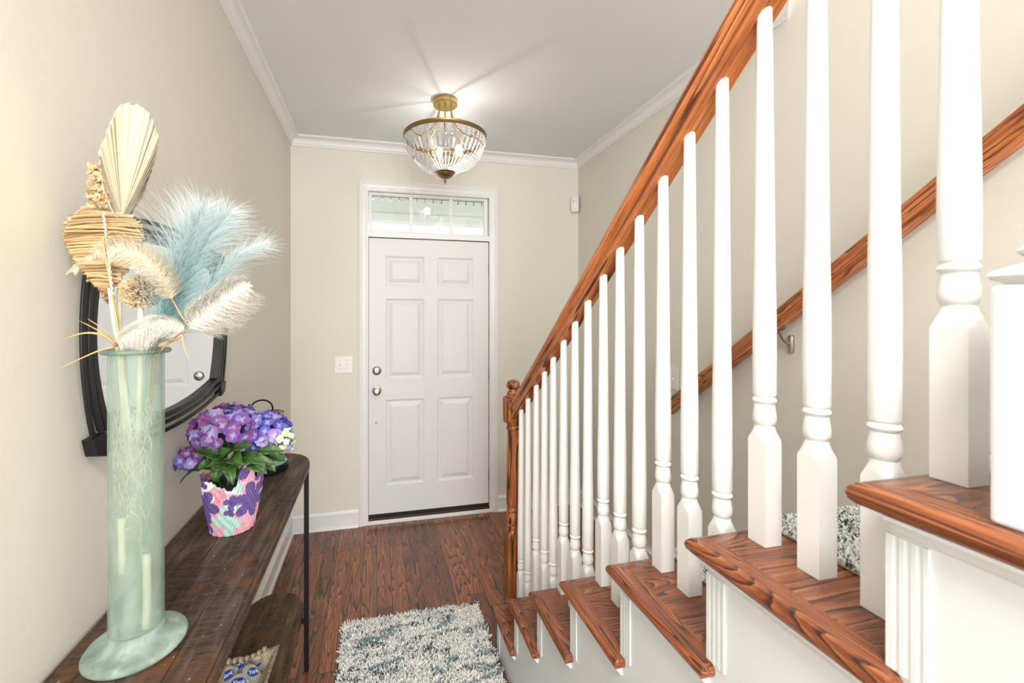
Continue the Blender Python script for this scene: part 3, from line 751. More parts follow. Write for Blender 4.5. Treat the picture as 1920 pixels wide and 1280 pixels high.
obj('frame_bar', band(0.038, 0.054, 0.002, 0.020), M_IRON, mr, bevel=0.0012)
for sy in (-1, 1):
    for sz in (-1, 1):
        bm = bmesh.new(); y, z = sy*0.372, sz*0.250; k = 0.034
        pts = [(y+sy*0.002, z+sz*0.003), (y-sy*k, z+sz*0.015), (y-sy*(k+0.004), z-sz*0.026), (y-sy*0.036, z-sz*0.036), (y-sy*0.026, z-sz*(k+0.004)), (y+sy*0.014, z-sz*k)]
        loft(bm, [[(0.004, a, b) for a, b in pts], [(0.028, a, b) for a, b in pts]]); bmesh.ops.recalc_face_normals(bm, faces=bm.faces)
        obj('corner_plate', bm, M_IRON, mr, bevel=0.002)
bm = bmesh.new(); pts = outline(0.048); loft(bm, [[(0.002, *p) for p in pts], [(0.006, *p) for p in pts]]); bmesh.ops.recalc_face_normals(bm, faces=bm.faces)
obj('mirror_glass', bm, M_MIRROR, mr)

# ------------------------------------------------------------------ tall glass vase
def seaglass(name, opacity, col, tint):
    m = mat(name, col, 0.42); n = N(m); out = n.n['Material Output']
    tr = n.new('ShaderNodeBsdfTransparent'); tr.inputs[0].default_value = (*tint, 1)
    mx = n.new('ShaderNodeMixShader'); v = n.coord(scale=(1, 1, 0.35))
    nz = n.noise(v, 22, 3, 0.6, 0.6)
    n.base(n.ramp(nz, [(0.3, tuple(c*0.86 for c in col)), (0.7, tuple(min(1, c*1.1) for c in col))]))
    lw = n.new('ShaderNodeLayerWeight'); lw.inputs[0].default_value = 0.35
    f = n.math('ADD', n.math('MULTIPLY', nz, opacity), n.math('MULTIPLY', n.math('POWER', lw.outputs['Facing'], 2.0), 0.45))
    f = n.math('MINIMUM', f, 0.95)
    n.link(f, mx.inputs[0]); n.link(tr.outputs[0], mx.inputs[1]); n.link(n.p.outputs[0], mx.inputs[2]); n.link(mx.outputs[0], out.inputs[0])
    n.p.inputs['Subsurface Weight'].default_value = 0.0
    n.bump(n.noise(n.coord(), 40, 2), 0.08, 0.002)
    return m
VX, VY = -0.460, 0.955
va = thing('glass_vase', 'tall frosted sea green glass cylinder vase with a wide foot on the console table', 'vase', (VX, VY, ZT))
VH = 0.587; VR = 0.0445
bm = bmesh.new()
lathe(bm, [(VR, 0.0465), (VR-0.0005, 0.20), (VR, 0.40), (VR, VH-0.010), (VR-0.001, VH-0.004), (0.0415, VH-0.004), (0.0405, VH-0.012), (0.0405, 0.40), (0.0405, 0.0465)], 64, cap=False)
obj('vase_body', bm, seaglass('sea_glass', 0.47, lin(172, 188, 176), (0.93, 0.965, 0.945)), va, smooth='all')
bm = bmesh.new()
lathe(bm, [(0.001, 0.001), (0.060, 0.001), (0.078, 0.003), (0.0835, 0.008), (0.084, 0.012), (0.081, 0.0165), (0.072, 0.020), (0.060, 0.0225), (0.052, 0.027), (0.0462, 0.035), (0.0448, 0.046), (0.0405, 0.044), (0.030, 0.034), (0.001, 0.032)], 64, cap=False)
obj('vase_foot', bm, seaglass('sea_glass_foot', 0.75, lin(184, 202, 194), (0.80, 0.90, 0.85)), va, smooth='all')
bm = bmesh.new(); rp = [(VR-0.001+0.0065*(1+math.cos(t*PI/6)), VH-0.003+0.0048*math.sin(t*PI/6)) for t in range(13)]
lathe(bm, rp, 64, cap=False); bmesh.ops.remove_doubles(bm, verts=bm.verts, dist=1e-7); bmesh.ops.recalc_face_normals(bm, faces=bm.faces)
obj('vase_rim', bm, seaglass('sea_glass_rim', 0.9, lin(130, 152, 144), (0.80, 0.90, 0.85)), va, smooth='all')
VA = Vector((VX, VY, ZT))
# ------------------------------------------------------------------ dried flowers standing in the vase
def fibre(name, col, rough=0.8, sheen=0.2, var=0.25):
    m = mat(name, col, rough); n = N(m); gi = n.new('ShaderNodeNewGeometry')
    n.base(n.ramp(gi.outputs['Random Per Island'], [(0.0, tuple(c*(1-var) for c in col)), (1.0, tuple(min(1, c*(1+var)) for c in col))])); return m
M_PALM = fibre('bleached_palm', lin(222, 213, 194), 0.7, var=0.0)
M_TAN = fibre('dried_palm', lin(205, 178, 136), 0.75, var=0.35)
M_STEM = mat('pale_stem', lin(220, 212, 190), 0.7)
M_QUILL = mat('tan_quill', lin(196, 160, 108), 0.6)
M_GRASS = mat('dried_grass', lin(206, 172, 112), 0.6)
M_OSTW = fibre('white_feather', lin(212, 208, 197), 0.85, var=0.08)
M_OSTC = fibre('cream_feather', lin(220, 206, 180), 0.85, var=0.1)
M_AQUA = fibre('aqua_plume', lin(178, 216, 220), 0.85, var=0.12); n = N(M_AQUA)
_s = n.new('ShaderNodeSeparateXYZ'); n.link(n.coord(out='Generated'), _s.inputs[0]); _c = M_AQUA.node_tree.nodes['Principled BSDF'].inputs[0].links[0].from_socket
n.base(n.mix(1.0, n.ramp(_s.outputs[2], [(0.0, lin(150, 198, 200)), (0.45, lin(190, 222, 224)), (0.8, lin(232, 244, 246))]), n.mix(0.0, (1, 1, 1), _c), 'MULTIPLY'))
def strips(V, F, pts, w, nrm=None, taper=0.15):
    """thin three sided fibre along pts"""
    b0 = len(V); n = len(pts)
    for i, p in enumerate(pts):
        t = (pts[min(i+1, n-1)]-pts[max(i-1, 0)])
        if t.length < 1e-9: t = Vector((0, 0, 1))
        t.normalize(); u = t.orthogonal().normalized(); v = t.cross(u); f = i/(n-1); r = w*(1-f*(1-taper))
        for k in range(3): V.append(tuple(p+(u*math.cos(k*2.094)+v*math.sin(k*2.094))*r))
    for i in range(n-1):
        for k in range(3):
            a = b0+i*3+k; b = b0+i*3+(k+1) % 3; F.append((a, b, b+3, a+3))
VIEW = Vector((-0.43, 0.90, 0.0)).normalized()
R = random.Random(11)
inside = lambda dx, dz, dy=0.0: VA+Vector((dx, dy, dz))
def stem(parent, pts, r, m, name='stem'):
    bm = bmesh.new(); tube(bm, pts, r, 8); return obj(name, bm, m, parent, smooth='all')
# 1 bleached palm spear
base = at(228, 408, 0.800)
tips = [(205, 385), (193, 350), (187, 315), (186, 288), (192, 265), (200, 246), (206, 236), (212, 222), (215, 210), (222, 201), (229, 196), (238, 194), (247, 196), (257, 197), (266, 202), (276, 210), (284, 220), (289, 230), (291, 243), (298, 262), (296, 280), (290, 305), (284, 325), (276, 348), (266, 370), (255, 388), (244, 402)]
def resample(pts, n):
    L = [0]
    for a, b in zip(pts, pts[1:]): L.append(L[-1]+math.hypot(a[0]-b[0], a[1]-b[1]))
    out = []
    for i in range(n):
        t = L[-1]*i/(n-1); j = 0
        while j < len(L)-2 and L[j+1] < t: j += 1
        f = (t-L[j])/(L[j+1]-L[j]); out.append((pts[j][0]*(1-f)+pts[j+1][0]*f, pts[j][1]*(1-f)+pts[j+1][1]*f))
    return out
NP = 61; tp = [(u+2.2*math.sin(i*2.3)*(i % 2), v-3.5*(i % 2)*abs(math.sin(i*1.3))) for i, (u, v) in enumerate(resample(tips, NP))]; V = []; F = []
for i, (u, v) in enumerate(tp):
    T = at(u, v, 0.800+0.03*math.sin((i/NP-0.4)*3))
    zz = (1 if i % 2 else -1)
    for j in range(11):
        t = j/10; p = base.lerp(T, t)+VIEW*(zz*0.0062*t**0.8)+Vector((0, 0, -0.010*math.sin(t*PI)*(abs(i/NP-0.5)*2)))
        V.append(tuple(p))
for i in range(NP-1):
    for j in range(10):
        a = i*11+j; F.append((a, a+1, a+12, a+11))
pl = thing('dried_palm_spear', 'tall cream pleated palm leaf rising highest from the vase', 'dried leaf', tuple(inside(0, 0.3)))
o = obj('palm_blade', ([tuple(Vector(v)-pl.location) for v in V], F), M_PALM, pl); m_ = o.modifiers.new('s', 'SOLIDIFY'); m_.thickness = 0.0009
def local(t, pts): return [Vector(p)-t.location for p in pts]
stem(pl, local(pl, spline([at(228, 400, 0.800), at(226, 470, 0.802), at(224, 560, 0.806), at(226, 640, 0.815), inside(-0.012, 0.42), inside(-0.010, 0.36)], 5)), [0.0042]*26, M_STEM)
# 2 tan palm folded into a cone
rows = [(391, 150, 197), (400, 140, 226), (407, 131, 252), (418, 121, 264), (428, 119, 268), (438, 118, 270), (453, 122, 268), (468, 127, 262), (485, 133, 258), (500, 144, 246), (516, 156, 232), (530, 170, 220), (543, 184, 211), (556, 194, 209), (570, 200, 208)]
V = []; F = []
def rowat(v):
    for a, b in zip(rows, rows[1:]):
        if a[0] <= v <= b[0]:
            f = (v-a[0])/(b[0]-a[0]); return a[1]*(1-f)+b[1]*f, a[2]*(1-f)+b[2]*f
    return rows[-1][1:]
for i in range(150):
    v = 391+(570-391)*(i/149); l, r = rowat(v); l += R.uniform(-3, 5); r += R.uniform(-6, 2)
    dpt = 0.775+0.020*R.random(); tilt_ = R.uniform(-4, 5)-3*(1 if v < 450 else 0); arch = 8*(1 if v < 470 else 0.4)
    h = R.uniform(1.4, 3.2); b0 = len(V); nseg = 8
    for j in range(nseg+1):
        t = j/nseg; u = l+(r-l)*t; vv = v+tilt_*(t-0.5)*2+arch*(t-0.4)**2*2-3+R.uniform(-.6, .6)
        dd = dpt+0.018*t
        c0 = at(u, vv-h, dd); c1 = at(u, vv+h, dd); c2 = at(u, vv, dd-0.004)
        V += [tuple(c0), tuple(c2), tuple(c1)]
    for j in range(nseg):
        a = b0+j*3; F += [(a, a+1, a+4, a+3), (a+1, a+2, a+5, a+4)]
for i in range(170):      # crumpled tip of the leaf
    t = R.random(); v = 308+80*t; w_ = 7+16*t; u = 176+10*t+R.uniform(-w_, w_); d0 = 0.785+R.uniform(-.006, .012)
    b0 = len(V); p = at(u, v, d0); a = R.uniform(0, 6.28); q = Vector((math.cos(a)*0.005, R.uniform(-.003, .003), math.sin(a)*0.004)); s_ = Vector((-math.sin(a)*0.002, R.uniform(-.003, .003), math.cos(a)*0.0025))
    V += [tuple(p-q-s_), tuple(p+q-s_), tuple(p+q*0.6+s_+VIEW*-0.003), tuple(p-q*0.8+s_)]; F += [(b0, b0+1, b0+2, b0+3)]
tp_ = thing('dried_palm_fan', 'tan folded palm fan of stacked strips behind the cream palm leaf', 'dried leaf', tuple(inside(0, 0.3)))
o = obj('folded_fronds', ([tuple(Vector(v)-tp_.location) for v in V], F), M_TAN, tp_); m_ = o.modifiers.new('s', 'SOLIDIFY'); m_.thickness = 0.0007
stem(tp_, local(tp_, spline([at(206, 540, 0.785), at(212, 590, 0.79), at(221, 650, 0.81), inside(-0.020, 0.42), inside(-0.016, 0.34)], 5)), [0.0038]*21, M_STEM)
pts = [at(194+i*0.3, 398+i*2.7, 0.772) for i in range(58)]
bm = bmesh.new(); tube(bm, [p+Vector((0.0012*math.sin(i*1.7), 0, 0))-tp_.location for i, p in enumerate(pts)], [0.0010+0.0011*(i % 2) for i in range(58)], 6); obj('cord', bm, M_OSTW, tp_)
# 3 ruffled ball flower
bf = thing('dried_ball_flower', 'round ruffled brown dried flower head on a thick pale stem', 'dried flower', tuple(at(264, 547, 0.815)))
V = []; F = []
for i in range(520):
    th = R.uniform(0, 2*PI); ph = math.acos(R.uniform(-0.95, 1)); n_ = Vector((math.sin(ph)*math.cos(th), math.sin(ph)*math.sin(th), math.cos(ph)*0.92))
    t1 = n_.orthogonal().normalized(); a = R.uniform(0, 6.28); t2 = n_.cross(t1); e = t1*math.cos(a)+t2*math.sin(a); g = n_.cross(e)
    b0 = len(V); r0, r1 = 0.018, 0.0330*R.uniform(0.9, 1.1); w_ = 0.0042
    for j in range(4):
        t = j/3-0.5; off = g*(0.002*math.sin(j*2.2+a))
        V += [tuple(n_*r0+e*w_*t*1.2), tuple(n_*r1+e*w_*2.2*t+off+n_*R.uniform(-.002, .002))]
    for j in range(3):
        q0 = b0+j*2; F.append((q0, q0+2, q0+3, q0+1))
o = obj('flower_head', (V, F), fibre('sola_brown', lin(204, 180, 144), 0.8, var=0.3), bf); m_ = o.modifiers.new('s', 'SOLIDIFY'); m_.thickness = 0.0006
stem(bf, local(bf, [at(263, 560, 0.817), at(264, 585, 0.817), at(264, 640, 0.82), inside(0.004, 0.46), inside(0.002, 0.40)]), 0.0052, M_STEM)
# 4 feathers
def feather(name, label, quill, dirs, m, barb, n_barb, group=None, wq=0.0013, droop=0.3, curl=0.25, fan=0.55, quill_m=None, seed=1, tail=None, wb=0.00034):
    """quill: world points root to tip; barb(t) length; dirs = side vector of the vane"""
    rr = random.Random(seed); t = thing(name, label, 'feather', tuple(quill[0]), 0, group)
    q = spline(local(t, quill), 10)
    full = ([Vector(p)-t.location for p in tail] if tail else [])
    bm = bmesh.new(); path = full+q if tail else q
    tube(bm, path, [wq*(1-0.85*i/(len(path)-1)) for i in range(len(path))], 6); obj('quill', bm, quill_m or M_QUILL, t, smooth='all')
    V = []; F = []
    for i in range(n_barb):
        f = rr.random(); k = f*(len(q)-1); a = int(min(k, len(q)-2)); g = k-a; p = q[a].lerp(q[a+1], g); tg = (q[a+1]-q[a]).normalized()
        sd = rr.choice((-1, 1)); side = tg.cross(VIEW).normalized()*sd*dirs
        L = barb(f, sd)*rr.uniform(0.75, 1.15)
        if L <= 0: continue
        d = (side+tg*fan*rr.uniform(0.6, 1.4)+VIEW*rr.uniform(-0.35, 0.35)).normalized()
        pts = []; 
        for s_ in range(7):
            u = s_/6
            pts.append(p+d*L*u+Vector((0, 0, -1))*droop*L*u*u+tg*curl*L*u**3*rr.uniform(0.2, 1.6)+VIEW*rr.uniform(-.0007, .0007))
        strips(V, F, pts, wb*rr.uniform(0.7, 1.3))
    obj('barbs', (V, F), m, t, smooth='all'); return t
feather('ostrich_feather', 'cream feather arching to the left across the middle of the bouquet', [at(u, v, d) for u, v, d in ((322, 560, .80), (306, 524, .785), (279, 492, .775), (248, 473, .770), (215, 467, .770), (180, 478, .775), (150, 497, .780), (138, 510, .780))], 1, M_OSTC,
        lambda f, sd: (0.010+0.040*math.sin(min(1, f*1.25+0.12)*PI)**0.6)*(1.0 if sd < 0 else 0.55), 1900, droop=0.35, curl=0.15, fan=0.75, seed=3, tail=[inside(0.012, 0.36), inside(0.022, 0.56), at(349, 606, 0.80), at(336, 585, .80)], wb=0.00045)
feather('ostrich_feather', 'white ostrich feather leaning right beside the aqua plumes', [at(u, v, d) for u, v, d in ((356, 616, .80), (385, 590, .80), (420, 562, .80), (450, 540, .80), (468, 532, .80))], 1, M_OSTW,
        lambda f, sd: 0.006+0.043*math.sin(min(1, f*0.80+0.28)*PI)**0.55, 1100, droop=0.34, curl=0.35, fan=0.5, seed=4, tail=[inside(0.015, 0.40), inside(0.025, 0.575), at(330, 636, .81), at(345, 625, .80)], wb=0.0008)
feather('ostrich_feather', 'short cream feather lying over the rim of the vase', [at(u, v, d) for u, v, d in ((345, 617, .79), (320, 606, .785), (290, 605, .78), (262, 617, .78), (240, 630, .785), (222, 645, .785))], 1, M_OSTW,
        lambda f, sd: 0.012+0.018*math.sin(min(1, f+0.1)*PI), 1000, droop=0.5, curl=0.3, fan=0.5, seed=5, tail=[inside(0.02, 0.44), inside(0.034, 0.583), at(330, 632, .80), at(342, 622, .79)], wb=0.00045)
# 5 aqua plumes
def plume(label, path, n_h, L0, L1, spread, seed, grp='aqua plumes'):
    rr = random.Random(seed); t = thing('pampas_plume', label, 'dried grass', tuple(path[0]), 0, None)
    q = spline(local(t, path), 8); bm = bmesh.new(); tube(bm, q, [0.0016*(1-0.7*i/(len(q)-1)) for i in range(len(q))], 6); obj('stalk', bm, mat('aqua_stalk', lin(120, 160, 140), 0.7), t, smooth='all')
    V = []; F = []; start = 0.34
    for i in range(n_h):
        f = start+(1-start)*rr.random()**0.8; k = f*(len(q)-1); a = int(min(k, len(q)-2)); g = k-a; p = q[a].lerp(q[a+1], g); tg = (q[a+1]-q[a]).normalized()
        s1 = tg.orthogonal().normalized(); s2 = tg.cross(s1); an = rr.uniform(0, 2*PI); sd = s1*math.cos(an)+s2*math.sin(an)
        L = (L0+(L1-L0)*math.sin(min(1, (f-start)/(1-start)*1.1)*PI))*rr.uniform(0.55, 1.25); sp = spread*rr.uniform(0.25, 1.2)
        pts = []; wob = Vector((rr.uniform(-1, 1), rr.uniform(-1, 1), rr.uniform(-1, 1)))*0.22
        for s_ in range(6):
            u = s_/5; pts.append(p+(tg*u+sd*sp*u*(0.5+0.5*u)+Vector((0, 0, -0.18*u*u))+wob*u*u)*L)
        strips(V, F, pts, 0.00032*rr.uniform(0.7, 1.5))
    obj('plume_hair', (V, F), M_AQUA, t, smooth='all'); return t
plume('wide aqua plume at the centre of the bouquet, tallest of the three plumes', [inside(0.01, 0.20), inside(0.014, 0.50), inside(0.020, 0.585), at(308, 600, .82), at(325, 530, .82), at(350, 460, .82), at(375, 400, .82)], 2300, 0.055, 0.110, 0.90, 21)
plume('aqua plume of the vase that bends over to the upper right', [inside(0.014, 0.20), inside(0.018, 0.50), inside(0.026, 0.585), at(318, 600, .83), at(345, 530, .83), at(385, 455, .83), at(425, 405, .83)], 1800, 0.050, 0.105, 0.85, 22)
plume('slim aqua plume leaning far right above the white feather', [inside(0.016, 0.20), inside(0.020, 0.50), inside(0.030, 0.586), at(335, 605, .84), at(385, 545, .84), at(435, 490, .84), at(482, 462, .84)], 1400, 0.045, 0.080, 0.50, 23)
# 6 dried grass blades
def blade(label, pts, w, seed):
    t = thing('grass_blade', label, 'dried grass', tuple(pts[0])); q = spline(local(t, pts), 6)
    bm = bmesh.new(); rg = []
    for i, p in enumerate(q):
        tg = (q[min(i+1, len(q)-1)]-q[max(i-1, 0)]).normalized(); s1 = tg.cross(VIEW).normalized(); f = i/(len(q)-1); ww = w*(1-f)**0.6+0.0002
        rg.append([p+s1*ww, p+VIEW*ww*0.35, p-s1*ww, p-VIEW*ww*0.15])
    loft(bm, rg); bmesh.ops.recalc_face_normals(bm, faces=bm.faces); obj('blade', bm, M_GRASS, t, smooth='all'); return t
root = inside(-0.022, 0.40)
blade('tan grass blade curving left and level from the vase rim', [root, inside(-0.028, 0.585, -0.01), at(217, 648, .78), at(196, 630, .76), at(170, 624, .75), at(145, 627, .745), at(118, 637, .74)], 0.0030, 1)
blade('thin tan blade drooping lowest to the left past the rim', [root, inside(-0.030, 0.585, -0.01), at(214, 652, .775), at(190, 656, .76), at(160, 668, .75), at(135, 680, .745), at(113, 690, .74)], 0.0018, 2)
blade('straight tan blade pointing to the upper left', [root, inside(-0.024, 0.585), at(216, 645, .79), at(188, 622, .78), at(147, 600, .77)], 0.0022, 3)
blade('steep tan blade beside the pale stems left of the vase', [root, inside(-0.020, 0.585), at(218, 640, .80), at(195, 618, .79), at(164, 597, .78)], 0.0022, 4)
blade('tan blade hooking down right of the vase rim', [inside(0.02, 0.45), inside(0.030, 0.586), at(330, 636, .79), at(341, 628, .785), at(344, 645, .78), at(350, 663, .78), at(357, 677, .78)], 0.0020, 5)
blade('tan blade arched over the top of the tan palm fan', [inside(-0.015, 0.50), at(226, 640, .80), at(196, 470, .765), at(194, 448, .762), at(205, 436, .762), at(222, 434, .762), at(240, 444, .765)], 0.0018, 6)
# stems and scraps seen through the glass
for k, (lb, pts, r, m_) in enumerate([
    ('thick white stem end seen through the left of the vase glass', [inside(-0.010, 0.165, -0.028), inside(-0.012, 0.27, -0.028)], 0.0065, M_STEM),
    ('long pale stem seen through the right side of the vase glass', [inside(0.022, 0.047, -0.015), inside(0.024, 0.10, -0.013), inside(0.023, 0.19, -0.014)], 0.0075, M_STEM),
    ('green stem standing in the middle of the vase glass', [inside(0.012, 0.047, -0.026), inside(0.014, 0.16, -0.025), inside(0.013, 0.30, -0.026)], 0.0020, mat('green_stem', lin(110, 150, 60), 0.6))]):
    t = thing('flower_stem', lb, 'stem', tuple(pts[0])); stem(t, local(t, spline(pts, 4)), r, m_)
t = thing('feather_scrap', 'tangle of pale curled fibres pressed behind the upper vase glass', 'feather', tuple(inside(0, 0.40)))
V = []; F = []; rr = random.Random(9)
for i in range(420):
    a = rr.uniform(-2.6, -0.4); r0 = rr.uniform(0.026, 0.038); z = rr.gauss(-0.02, 0.05); p = Vector((r0*math.cos(a), r0*math.sin(a), z)); pts = []
    d = rr.uniform(-1, 1); k = rr.uniform(-1, 1)
    for s_ in range(6):
        aa = a+d*s_*0.09; pts.append(Vector((r0*math.cos(aa), r0*math.sin(aa), z+0.008*s_*k+0.003*math.sin(s_+a))))
    strips(V, F, pts, rr.choice((0.0004, 0.0005, 0.0014)))
obj('fibres', (V, F), M_OSTC, t, smooth='all')['kind'] = 'stuff'

# ------------------------------------------------------------------ potted hydrangea
HX, HY = -0.432, 1.428
hy = thing('potted_hydrangea', 'purple and blue hydrangea in a pot wrapped in flower print paper on the console table', 'potted plant', (HX, HY, ZT))
ph0 = math.radians(-73)
def interp(tab, x):
    for a, b in zip(tab, tab[1:]):
        if a[0] <= x <= b[0]:
            f = (x-a[0])/(b[0]-a[0]); f = f*f*(3-2*f); return a[1]*(1-f)+b[1]*f
    return tab[-1][1]
rimh = [(-180, 0.19), (-130, 0.16), (-100, 0.175), (-82, 0.192), (-68, 0.172), (-45, 0.168), (-20, 0.152), (-6, 0.138), (4, 0.150), (14, 0.200), (24, 0.212), (38, 0.200), (48, 0.160), (58, 0.168), (72, 0.196), (88, 0.200), (110, 0.165), (150, 0.20), (180, 0.19)]
PUR, PNK, MNT, WHT, ROS = lin(98, 76, 138), lin(214, 160, 176), lin(168, 204, 194), lin(236, 236, 234), lin(216, 140, 156)
rr = random.Random(31)
seeds = [(rr.uniform(-180, 180), rr.uniform(0, 0.21), rr.choice((PNK, MNT, WHT, PNK, MNT, ROS))) for _ in range(90)]
seeds += [(-30, 0.12, ROS), (-34, 0.14, PNK), (20, 0.17, PNK), (26, 0.14, PNK), (-15, 0.03, MNT), (-22, 0.05, MNT), (0, 0.05, MNT), (30, 0.02, PNK), (60, 0.03, PNK), (-50, 0.15, WHT), (-5, 0.09, WHT), (0, 0.12, WHT), (65, 0.16, MNT)]
flowers = [(42, 0.098, 0.058, 6, 0.3), (-88, 0.04, 0.050, 6, 0.7), (-66, 0.095, 0.050, 5, 0.2), (-68, 0.165, 0.026, 4, 0.6), (-2, 0.105, 0.022, 4, 0.2), (-6, 0.075, 0.016, 3, 1.0), (18, 0.185, 0.018, 1, 0), (70, 0.17, 0.035, 5, 0.1), (130, 0.1, 0.05, 6, 0.2), (-150, 0.1, 0.05, 6, 0.2), (178, 0.05, 0.04, 5, 0.1)]
def pattern(phi, h):
    for fp, fh, fr, npet, rot in flowers:
        dx = ((phi-fp+180) % 360-180)/57.3*0.072; dy = h-fh; r = math.hypot(dx, dy); th = math.atan2(dy, dx)
        lim = fr if npet == 1 else fr*(0.42+0.58*abs(math.cos((th+rot)*npet/2))**0.7)
        if r < lim: 
            return tuple(c*(0.82 if (r > 0.004 and abs(math.sin((th+rot)*npet/2)) > 0.985) else 1) for c in PUR)
    best = min(seeds, key=lambda s: (((phi-s[0]+180) % 360-180)/57.3*0.072+0.004*math.sin(h*140))**2+(h-s[1]+0.004*math.sin(phi*0.15))**2)
    return best[2]
na, nh = 260, 74; V = []; F = []; cols_ = []
for j in range(nh+1):
    for i in range(na):
        phi = -180+360*i/na; H = interp(rimh, phi)+0.002*math.sin(phi*0.7); h = H*j/nh; t = h/0.19
        r = 0.058+0.026*t**0.9+0.004*math.sin(t*3)
        cr = 0.0012*math.sin(phi*0.31+h*190)+0.0010*math.sin(phi*0.83-h*260)+0.0009*math.sin(phi*1.7+h*90)+(0.005*math.sin(math.radians(phi)*5+0.8)+0.003*math.sin(math.radians(phi)*11))*max(0, t-0.35)
        r += cr; a = ph0+math.radians(phi); V.append((r*math.cos(a), r*math.sin(a), 0.0012+h)); cols_.append(pattern(phi, h))
for j in range(nh):
    for i in range(na):
        a = j*na+i; b = j*na+(i+1) % na; F.append((a, b, b+na, a+na))
F.append(tuple(reversed(range(na))))
M_WRAP = mat('printed_paper', (1, 1, 1), 0.55); n = N(M_WRAP); ca = n.new('ShaderNodeAttribute'); ca.attribute_name = 'print'; n.base(ca.outputs['Color']); n.bump(n.noise(n.coord(), 70, 3, 0.6, 0.8), 0.5, 0.003)
o = obj('paper_wrap', (V, F), M_WRAP, hy, smooth=True); at_ = o.data.color_attributes.new('print', 'FLOAT_COLOR', 'POINT')
for i, c in enumerate(cols_): at_.data[i].color = (*c, 1)
m_ = o.modifiers.new('s', 'SOLIDIFY'); m_.thickness = 0.0008
bm = bmesh.new(); lathe(bm, [(0.050, 0.004), (0.066, 0.135), (0.069, 0.136), (0.069, 0.140), (0.062, 0.138), (0.060, 0.125), (0.001, 0.125)], 32); obj('plant_pot', bm, mat('green_plastic', lin(40, 60, 45), 0.5), hy, smooth=30)
HB = Vector((HX, HY, ZT))
M_LEAF = mat('hydrangea_leaf', lin(48, 80, 36), 0.38); n = N(M_LEAF)
uvn = n.new('ShaderNodeAttribute'); uvn.attribute_name = 'leaf_uv'; sx = n.new('ShaderNodeSeparateXYZ'); n.link(uvn.outputs['Vector'], sx.inputs[0])
ab = n.math('ABSOLUTE', sx.outputs[0]); vv = n.math('FRACT', n.math('ADD', n.math('MULTIPLY', sx.outputs[1], 7.0), n.math('MULTIPLY', ab, -2.2)))
vein = n.math('MAXIMUM', n.math('LESS_THAN', ab, 0.035), n.math('LESS_THAN', vv, 0.10))
nz = n.noise(n.coord(), 40, 2)
n.base(n.mix(n.math('MULTIPLY', vein, 0.55), n.ramp(nz, [(0.3, lin(30, 62, 26)), (0.7, lin(66, 104, 46))]), lin(112, 146, 78)))
n.bump(vein, -0.6, 0.002)
def leaf(V, F, UV, base, tip, up, width, rr):
    b0 = len(V); d = tip-base; L = d.length; t = d.normalized(); s_ = t.cross(up).normalized(); n_ = s_.cross(t); nl, nw_ = 16, 8
    for i in range(nl+1):
        f = i/nl; w_ = width*math.sin(PI*min(1, f**0.85))**0.75*(1-0.1*f)+0.0006
        w_ *= 1+0.09*((i % 2)*2-1)*(0 if i in (0, nl) else 1)*0.6
        for j in range(nw_+1):
            g = j/nw_*2-1
            V.append(tuple(base+d*f+s_*w_*g+n_*(L*0.16*math.sin(PI*f)-L*0.10*f*f+abs(g)**1.4*w_*0.42+0.0025*math.sin(f*26+abs(g)*3)*abs(g)))); UV.append((g, f, 0))
    for i in range(nl):
        for j in range(nw_):
            a = b0+i*(nw_+1)+j; F.append((a, a+1, a+nw_+2, a+nw_+1))
rr = random.Random(8)
def foliage(name, specs, parent):
    V = []; F = []; UV = []
    for (u0, v0, d0), (u1, v1, d1), w_, upv in specs:
        leaf(V, F, UV, at(u0, v0, d0)-HB, at(u1, v1, d1)-HB, Vector(upv), w_, rr)
    o = obj(name, (V, F), M_LEAF, parent, smooth='all'); a = o.data.attributes.new('leaf_uv', 'FLOAT_VECTOR', 'POINT')
    for i, c in enumerate(UV): a.data[i].vector = c
    m_ = o.modifiers.new('s', 'SOLIDIFY'); m_.thickness = 0.0006
    return o
U = (0.15, -0.75, 0.65)
foliage('leaves', [
    ((425, 858, 1.27), (366, 842, 1.23), 0.022, U), ((430, 850, 1.27), (466, 832, 1.22), 0.026, U), ((425, 868, 1.26), (392, 872, 1.20), 0.020, U), ((430, 862, 1.25), (452, 868, 1.19), 0.026, U),
    ((440, 862, 1.27), (512, 866, 1.24), 0.022, U), ((465, 850, 1.28), (528, 842, 1.27), 0.024, U), ((470, 868, 1.26), (498, 885, 1.22), 0.022, U), ((400, 878, 1.27), (334, 901, 1.26), 0.015, (0.1, -0.3, 0.95)),
    ((428, 868, 1.24), (436, 906, 1.19), 0.017, U), ((410, 868, 1.26), (404, 905, 1.24), 0.016, U), ((440, 868, 1.25), (462, 900, 1.27), 0.018, U), ((420, 845, 1.29), (384, 822, 1.27), 0.022, U), ((440, 840, 1.3), (470, 818, 1.28), 0.022, U),
    ((480, 850, 1.31), (535, 862, 1.33), 0.020, U), ((410, 850, 1.31), (362, 862, 1.32), 0.020, U), ((490, 860, 1.3), (516, 882, 1.28), 0.016, U), ((430, 850, 1.34), (420, 800, 1.38), 0.025, U), ((460, 850, 1.36), (510, 820, 1.40), 0.025, U), ((415, 860, 1.22), (428, 842, 1.19), 0.020, U), ((400, 862, 1.28), (372, 880, 1.25), 0.015, U)], hy)
